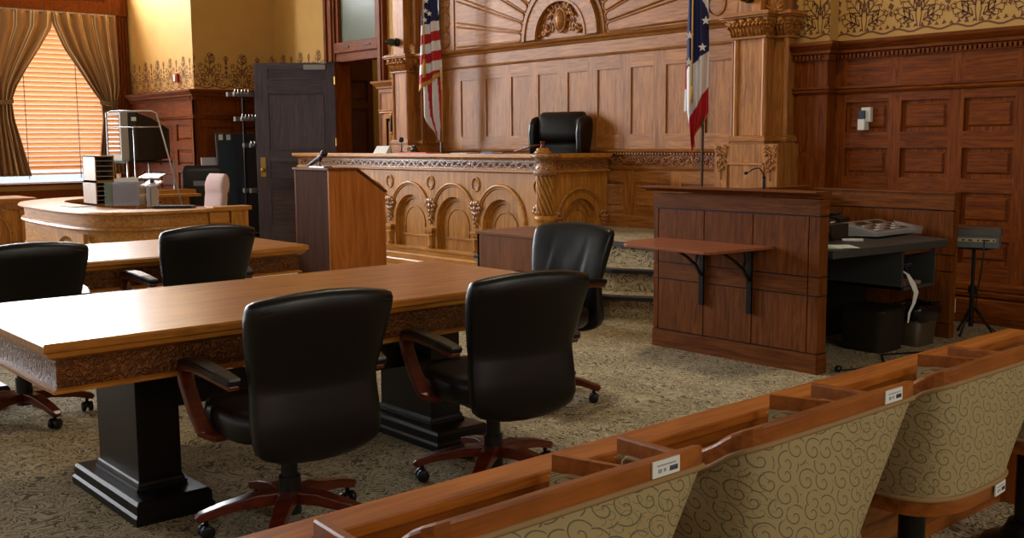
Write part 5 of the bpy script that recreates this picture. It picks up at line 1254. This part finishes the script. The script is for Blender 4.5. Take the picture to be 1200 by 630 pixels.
# =============================================================== wall fixtures
fs_=thing('alarm_strobe','small red fire alarm strobe on the sunlit ochre wall','alarm',(-15.17,6.56,2.39))
MB().box(-.055,-.045,-.065,.055,0,.065,0).build('housing',REDP,fs_,bevel=.008); MB().box(-.03,-.06,-.05,.03,-.045,.05,0).build('strobe_lens',WHITEP,fs_,bevel=.006)
th=thing('thermostat','white wall thermostat with small dark display on the right panelling','thermostat',(-4.64,Y0+.024,1.56))
MB().box(-.03,-.05,-.02,.055,0,.10,0).build('cover',WHITEP,th,bevel=.006); MB().box(-.045,-.075,-.085,.02,-.0,.005,0).build('lower_cover',WHITEP,th,bevel=.006)
MB().box(-.038,-.07,.005,.012,-.05,.075,0).build('display',plain('lcd_dark',(44,54,70),rough=.2),th); MB().box(-.025,-.073,.045,-.015,-.0701,.052,0).build('indicator',REDP,th)
ou=thing('wall_outlet','small ivory wall outlet low on the dark panelling behind the tripod','outlet',(-3.84,Y0-.03,.12)); MB().box(-.035,-.008,-.055,.035,0,.055,0).build('plate',WHITEP,ou,bevel=.002)
m=MB(); m.box(-.012,-.012,.01,.012,-.008,.035,0); m.box(-.012,-.012,-.035,.012,-.008,-.01,0); m.build('socket',BLACKP,ou)
wh=thing('wall_hook','brass and dark wood wall bracket on the pier left of the flag','bracket',(-11.2,7.70,1.62))
m=MB(); m.ball((0,-.04,.14),.028,1,1,1.1,10); m.ball((0,-.04,-.09),.026,1,1,1.1,10); m.box(-.02,-.02,-.15,.02,.03,.16,0); m.tube([(0,-.04,-.1),(0,-.06,-.16)],[.012,.004],6); m.build('brass_mount',BRASS,wh)
m=MB(); m.lathe([(.012,-.1),(.02,-.06),(.022,.06),(.012,.12)],(0,-.045,0),12); m.tube([(.02,-.045,.1),(.05,-.045,.02),(.02,-.045,-.1)],.006,6); m.build('dark_grip',BLACKWOOD,wh)

# =============================================================== flags
RED=plain('flag_red',(176,24,34),rough=.75,bump=.2,scale=400); WHITE=plain('flag_white',(222,222,226),rough=.8,bump=.2,scale=400); BLUE=plain('flag_blue',(26,34,86),rough=.75,bump=.2,scale=400)
RV=Vector((.66,.75,0)); 
def star(mb,c,r,mat,nrm):
    c=Vector(c); s_=RV*1.0; pts=[]
    for k in range(10):
        a=PI/2+k*PI/5; q=r if k%2==0 else r*.42; pts.append(c+s_*(q*cos(a))+Vector((0,0,q*sin(a))))
    mb.add(pts,[tuple(range(10))],mat)
def cloth(pole,left,right,ztop,zbot_f,color,folds,amp,nu=48,nv=150,off=0):
    """hanging cloth: left/right(z) offsets along RV, bottom height zbot_f(u)"""
    m=MB(); vs=[];fs=[];ms=[]
    toward=Vector((.75,-.66,0)); P=[]
    for j in range(nv+1):
        for i in range(nu+1):
            u=i/nu; zb=zbot_f(u); z=ztop+(zb-ztop)*j/nv; a,b=left(z),right(z); w=a+(b-a)*u
            d=amp*(.35+.65*min(1,(ztop-z)/1.2))*sin(u*PI*2*folds+.9*sin(z*2.1))
            p=Vector((pole[0],pole[1],0)); p=p+RV*(w+.35*amp*cos(u*PI*2*folds+1.))+toward*(d+off)+Vector((0,0,z)); P.append((p,u,z))
    for j in range(nv):
        for i in range(nu):
            a=j*(nu+1)+i; z=(P[a][2]+P[a+nu+1][2])/2; m.add([P[a][0],P[a+1][0],P[a+nu+2][0],P[a+nu+1][0]],[(0,1,2,3)],color((i+.5)/nu,z,j/nv),True)
    return m,P
def lerp(keys):
    def f(z):
        for (z0,a),(z1,b) in zip(keys[:-1],keys[1:]):
            if z0>=z>=z1: return a+(b-a)*(z0-z)/(z0-z1)
        return keys[0][1] if z>keys[0][0] else keys[-1][1]
    return f
def weld(o):
    w=o.modifiers.new('w','WELD'); w.merge_threshold=.0004; s_=o.modifiers.new('s','SOLIDIFY'); s_.thickness=.002
# left striped flag
PX,PY=-10.03,7.42
def zz(py): return 1.4+(180.5-py)/97.
fl=thing('flag','red white striped flag with starred blue field hanging left of the sunburst','flag',(PX,PY,PF))
def colA(u,z,v):
    zl=z-.07*(u-.5)*2*.55
    if v>.955: return 3
    b=zz(46)
    if zl>b: return 2
    k=int((b-zl)/.113); return 0 if k%2 else 1
colA_=lambda u,z,v:(1 if colA(u,z,v)==1 else colA(u,z,v))
m,P=cloth((PX,PY),lerp([(3.4,-.06),(zz(0),-.075),(zz(40),-.105),(zz(122),-.15)]),lerp([(3.4,.05),(zz(0),.07),(zz(40),.10),(zz(115),.14)]),3.4,lambda u:zz(122)+.20*u,colA,2,.035)
fl_c=m
off=Vector((PX,PY,PF))
for (py,w) in((33,-.045),(36,.0),(43,-.055),(22,-.035),(12,.03)):
    c=Vector((PX,PY,0))+RV*w+Vector((.75,-.66,0))*.045+Vector((0,0,zz(py))); star(m,c,.035,1,None)
o=W(m,'cloth_front',[RED,WHITE,BLUE,GOLD],fl); 
def colB(u,z,v):
    if v>.965 or u>.95 or (u<.07 and z<zz(140)): return 3
    k=u*4.2+(z-2)*.9; return 0 if int(math.floor(k))%2 else 1
m,P=cloth((PX+.02,PY+.03),lerp([(zz(90),-.13),(zz(150),-.13),(zz(170),-.05)]),lerp([(zz(90),.11),(zz(178),.10)]),zz(95),lambda u:zz(152)-.28*min(1,u*2.2),colB,2.5,.03,nv=80,off=-.02)
W(m,'cloth_rear',[RED,WHITE,BLUE,GOLD],fl)
m=MB(); m.cyl((PX+.03,PY+.12,PF),.016,3.0,10); m.lathe([(.14,0),(.14,.02),(.05,.05),(.03,.1),(.0,.1)],(PX+.03,PY+.12,PF),20); W(m,'flag_pole',BLACKM if False else plain('dark_pole',(70,50,34),rough=.3),fl)
m=MB(); m.tube([(PX-.02,PY-.065,3.3),(PX-.03,PY-.07,zz(85))],.008,6); m.tube([(PX-.03,PY-.07,zz(86)),(PX-.03,PY-.07,zz(92)),(PX-.03,PY-.07,zz(107))],[.012,.02,.022],8); W(m,'cord_tassel',GOLD,fl)
# right flag
QX,QY=-6.12,7.50
def zr(py): return 1.4+(169.-py)/124.5
f2=thing('flag','flag with large white stars on blue and red, hanging right of the judge chair','flag',(QX,QY,PF))
def colR(u,z,v):
    if v>.975 or (u>.93 and z<zr(140)): return 3
    bl_=zr(90)+(.17)*u; rd=zr(150)+(.34)*u
    if u>.55 and z>zr(30)+.0+ (1-u)*.5: return 1
    return 2 if z>bl_ else (1 if z>rd else 0)
m,P=cloth((QX,QY),lerp([(3.0,-.085),(zr(60),-.10),(zr(135),-.095),(zr(165),-.06),(zr(195),-.035)]),lerp([(3.0,.075),(zr(60),.10),(zr(137),.10),(zr(150),.06),(zr(165),.01),(zr(195),-.005)]),3.0,lambda u:zr(193)+.40*max(0,u-.1)**1.0*1.0,colR,2,.035)
for (py,w) in((2,-.03),(37,.062),(53,-.08),(66,.035),(82,-.085)):
    c=Vector((QX,QY,0))+RV*w+Vector((.75,-.66,0))*.045+Vector((0,0,zr(py))); star(m,c,.042,1,None)
W(m,'cloth_front',[RED,WHITE,BLUE,GOLD],f2)
def colS(u,z,v): return 3 if v>.96 else (0 if (z>zr(112) or u>.5) else 1)
m,P=cloth((QX,QY+.03),lerp([(zr(60),-.10),(zr(80),-.125),(zr(137),-.135)]),lerp([(zr(60),-.02),(zr(137),-.04)]),zr(62),lambda u:zr(137),colS,1,.02,nu=16,nv=50,off=-.02)
W(m,'cloth_rear',[RED,WHITE,BLUE,GOLD],f2)
m=MB(); m.cyl((QX+.01,QY+.07,PF),.014,2.7,10); m.lathe([(.14,0),(.14,.02),(.05,.05),(.03,.1),(.0,.1)],(QX+.01,QY+.07,PF),20); W(m,'flag_pole',bpy.data.materials['dark_pole'],f2)
m=MB(); m.tube([(QX+.0,QY-.075,3.0),(QX+.0,QY-.075,zr(108))],.007,6); m.tube([(QX,QY-.075,zr(108)),(QX,QY-.075,zr(114)),(QX,QY-.075,zr(127))],[.009,.014,.016],8); W(m,'cord_tassel',GOLD,f2)
# =============================================================== light and camera
w=bpy.data.worlds.new('World'); sc.world=w; w.use_nodes=True
bg=w.node_tree.nodes['Background']; bg.inputs['Color'].default_value=(.84,.92,1,1); bg.inputs['Strength'].default_value=1.3
def area(name,loc,rot,sx,sy,power,col=(1,1,1),spread=180):
    l=bpy.data.lights.new(name,'AREA'); l.shape='RECTANGLE'; l.size=sx; l.size_y=sy; l.energy=power; l.color=col; l.spread=R(spread)
    o=bpy.data.objects.new(name,l); COL.objects.link(o); o.location=loc; o.rotation_euler=rot; return o
DAY=(.93,.96,1.0)
for i,(a,b) in enumerate(WIN):
    c=(a+b)/2; P_=[560,540,300,40][i]
    area('daylight_upper',(XL-.36,c,4.68),(0,R(-90),0),1.25,1.8,P_*1.3,DAY)
    area('daylight_lower',(XL-.36,c,2.1),(0,R(-90),0),2.8,1.9,[95,540,300,40][i],DAY)
for a,b in RW: area('daylight_rear',((a+b)/2,YR-.25,2.8),(R(90),0,0),b-a,3.4,5,DAY)
for (a,b),p_ in zip(YW,(5,15,70,20)): area('daylight_right',(XR+.25,(a+b)/2,3.1),(0,R(90),0),3.2,b-a,p_,(1,.9,.72))
# sun low through the clerestory glass onto the return wall
sp_=bpy.data.lights.new('sky_beam','SPOT'); sp_.energy=1400; sp_.spot_size=R(60); sp_.spot_blend=.5; sp_.shadow_soft_size=.35; sp_.color=(1,.97,.92)
so_=bpy.data.objects.new('sky_beam',sp_); COL.objects.link(so_); d_=Vector((1,.5,-1.07)); tgt=Vector((-15.5,6.535,3.3)); so_.location=tgt-d_*5.2; so_.rotation_euler=(-d_).to_track_quat('Z','Y').to_euler()
# ceiling lamp over the well, out of the frame
area('ceiling_lamp',(-4.6,4.4,5.3),(0,R(28),0),.7,.7,75,(1,.84,.6))
# hall lamp in the vestibule
area('vestibule_lamp',(-12.2,Y0+.9,4.2),(0,0,0),.5,.5,8,(1,.85,.6))
cam=bpy.data.cameras.new('camera'); cam.sensor_width=36; cam.lens=36*1224.93/1200; cam.clip_start=.05; cam.clip_end=100
co=bpy.data.objects.new('camera',cam); COL.objects.link(co); sc.camera=co
yaw,pit,rol=R(49.2073),R(6.9021),R(.46993)
f=Vector((-sin(yaw)*cos(pit),cos(yaw)*cos(pit),-sin(pit))); rt=Vector((cos(yaw),sin(yaw),0)); dn=f.cross(rt)
r2=cos(rol)*rt+sin(rol)*dn; d2_=-sin(rol)*rt+cos(rol)*dn
M_=Matrix((r2,-d2_,-f)).transposed().to_4x4(); M_.translation=(0,0,1.4); co.matrix_world=M_
sc.view_settings.view_transform='Standard'; sc.view_settings.look='None'; sc.view_settings.exposure=-.13; sc.view_settings.gamma=1; sc.view_settings.use_curve_mapping=False
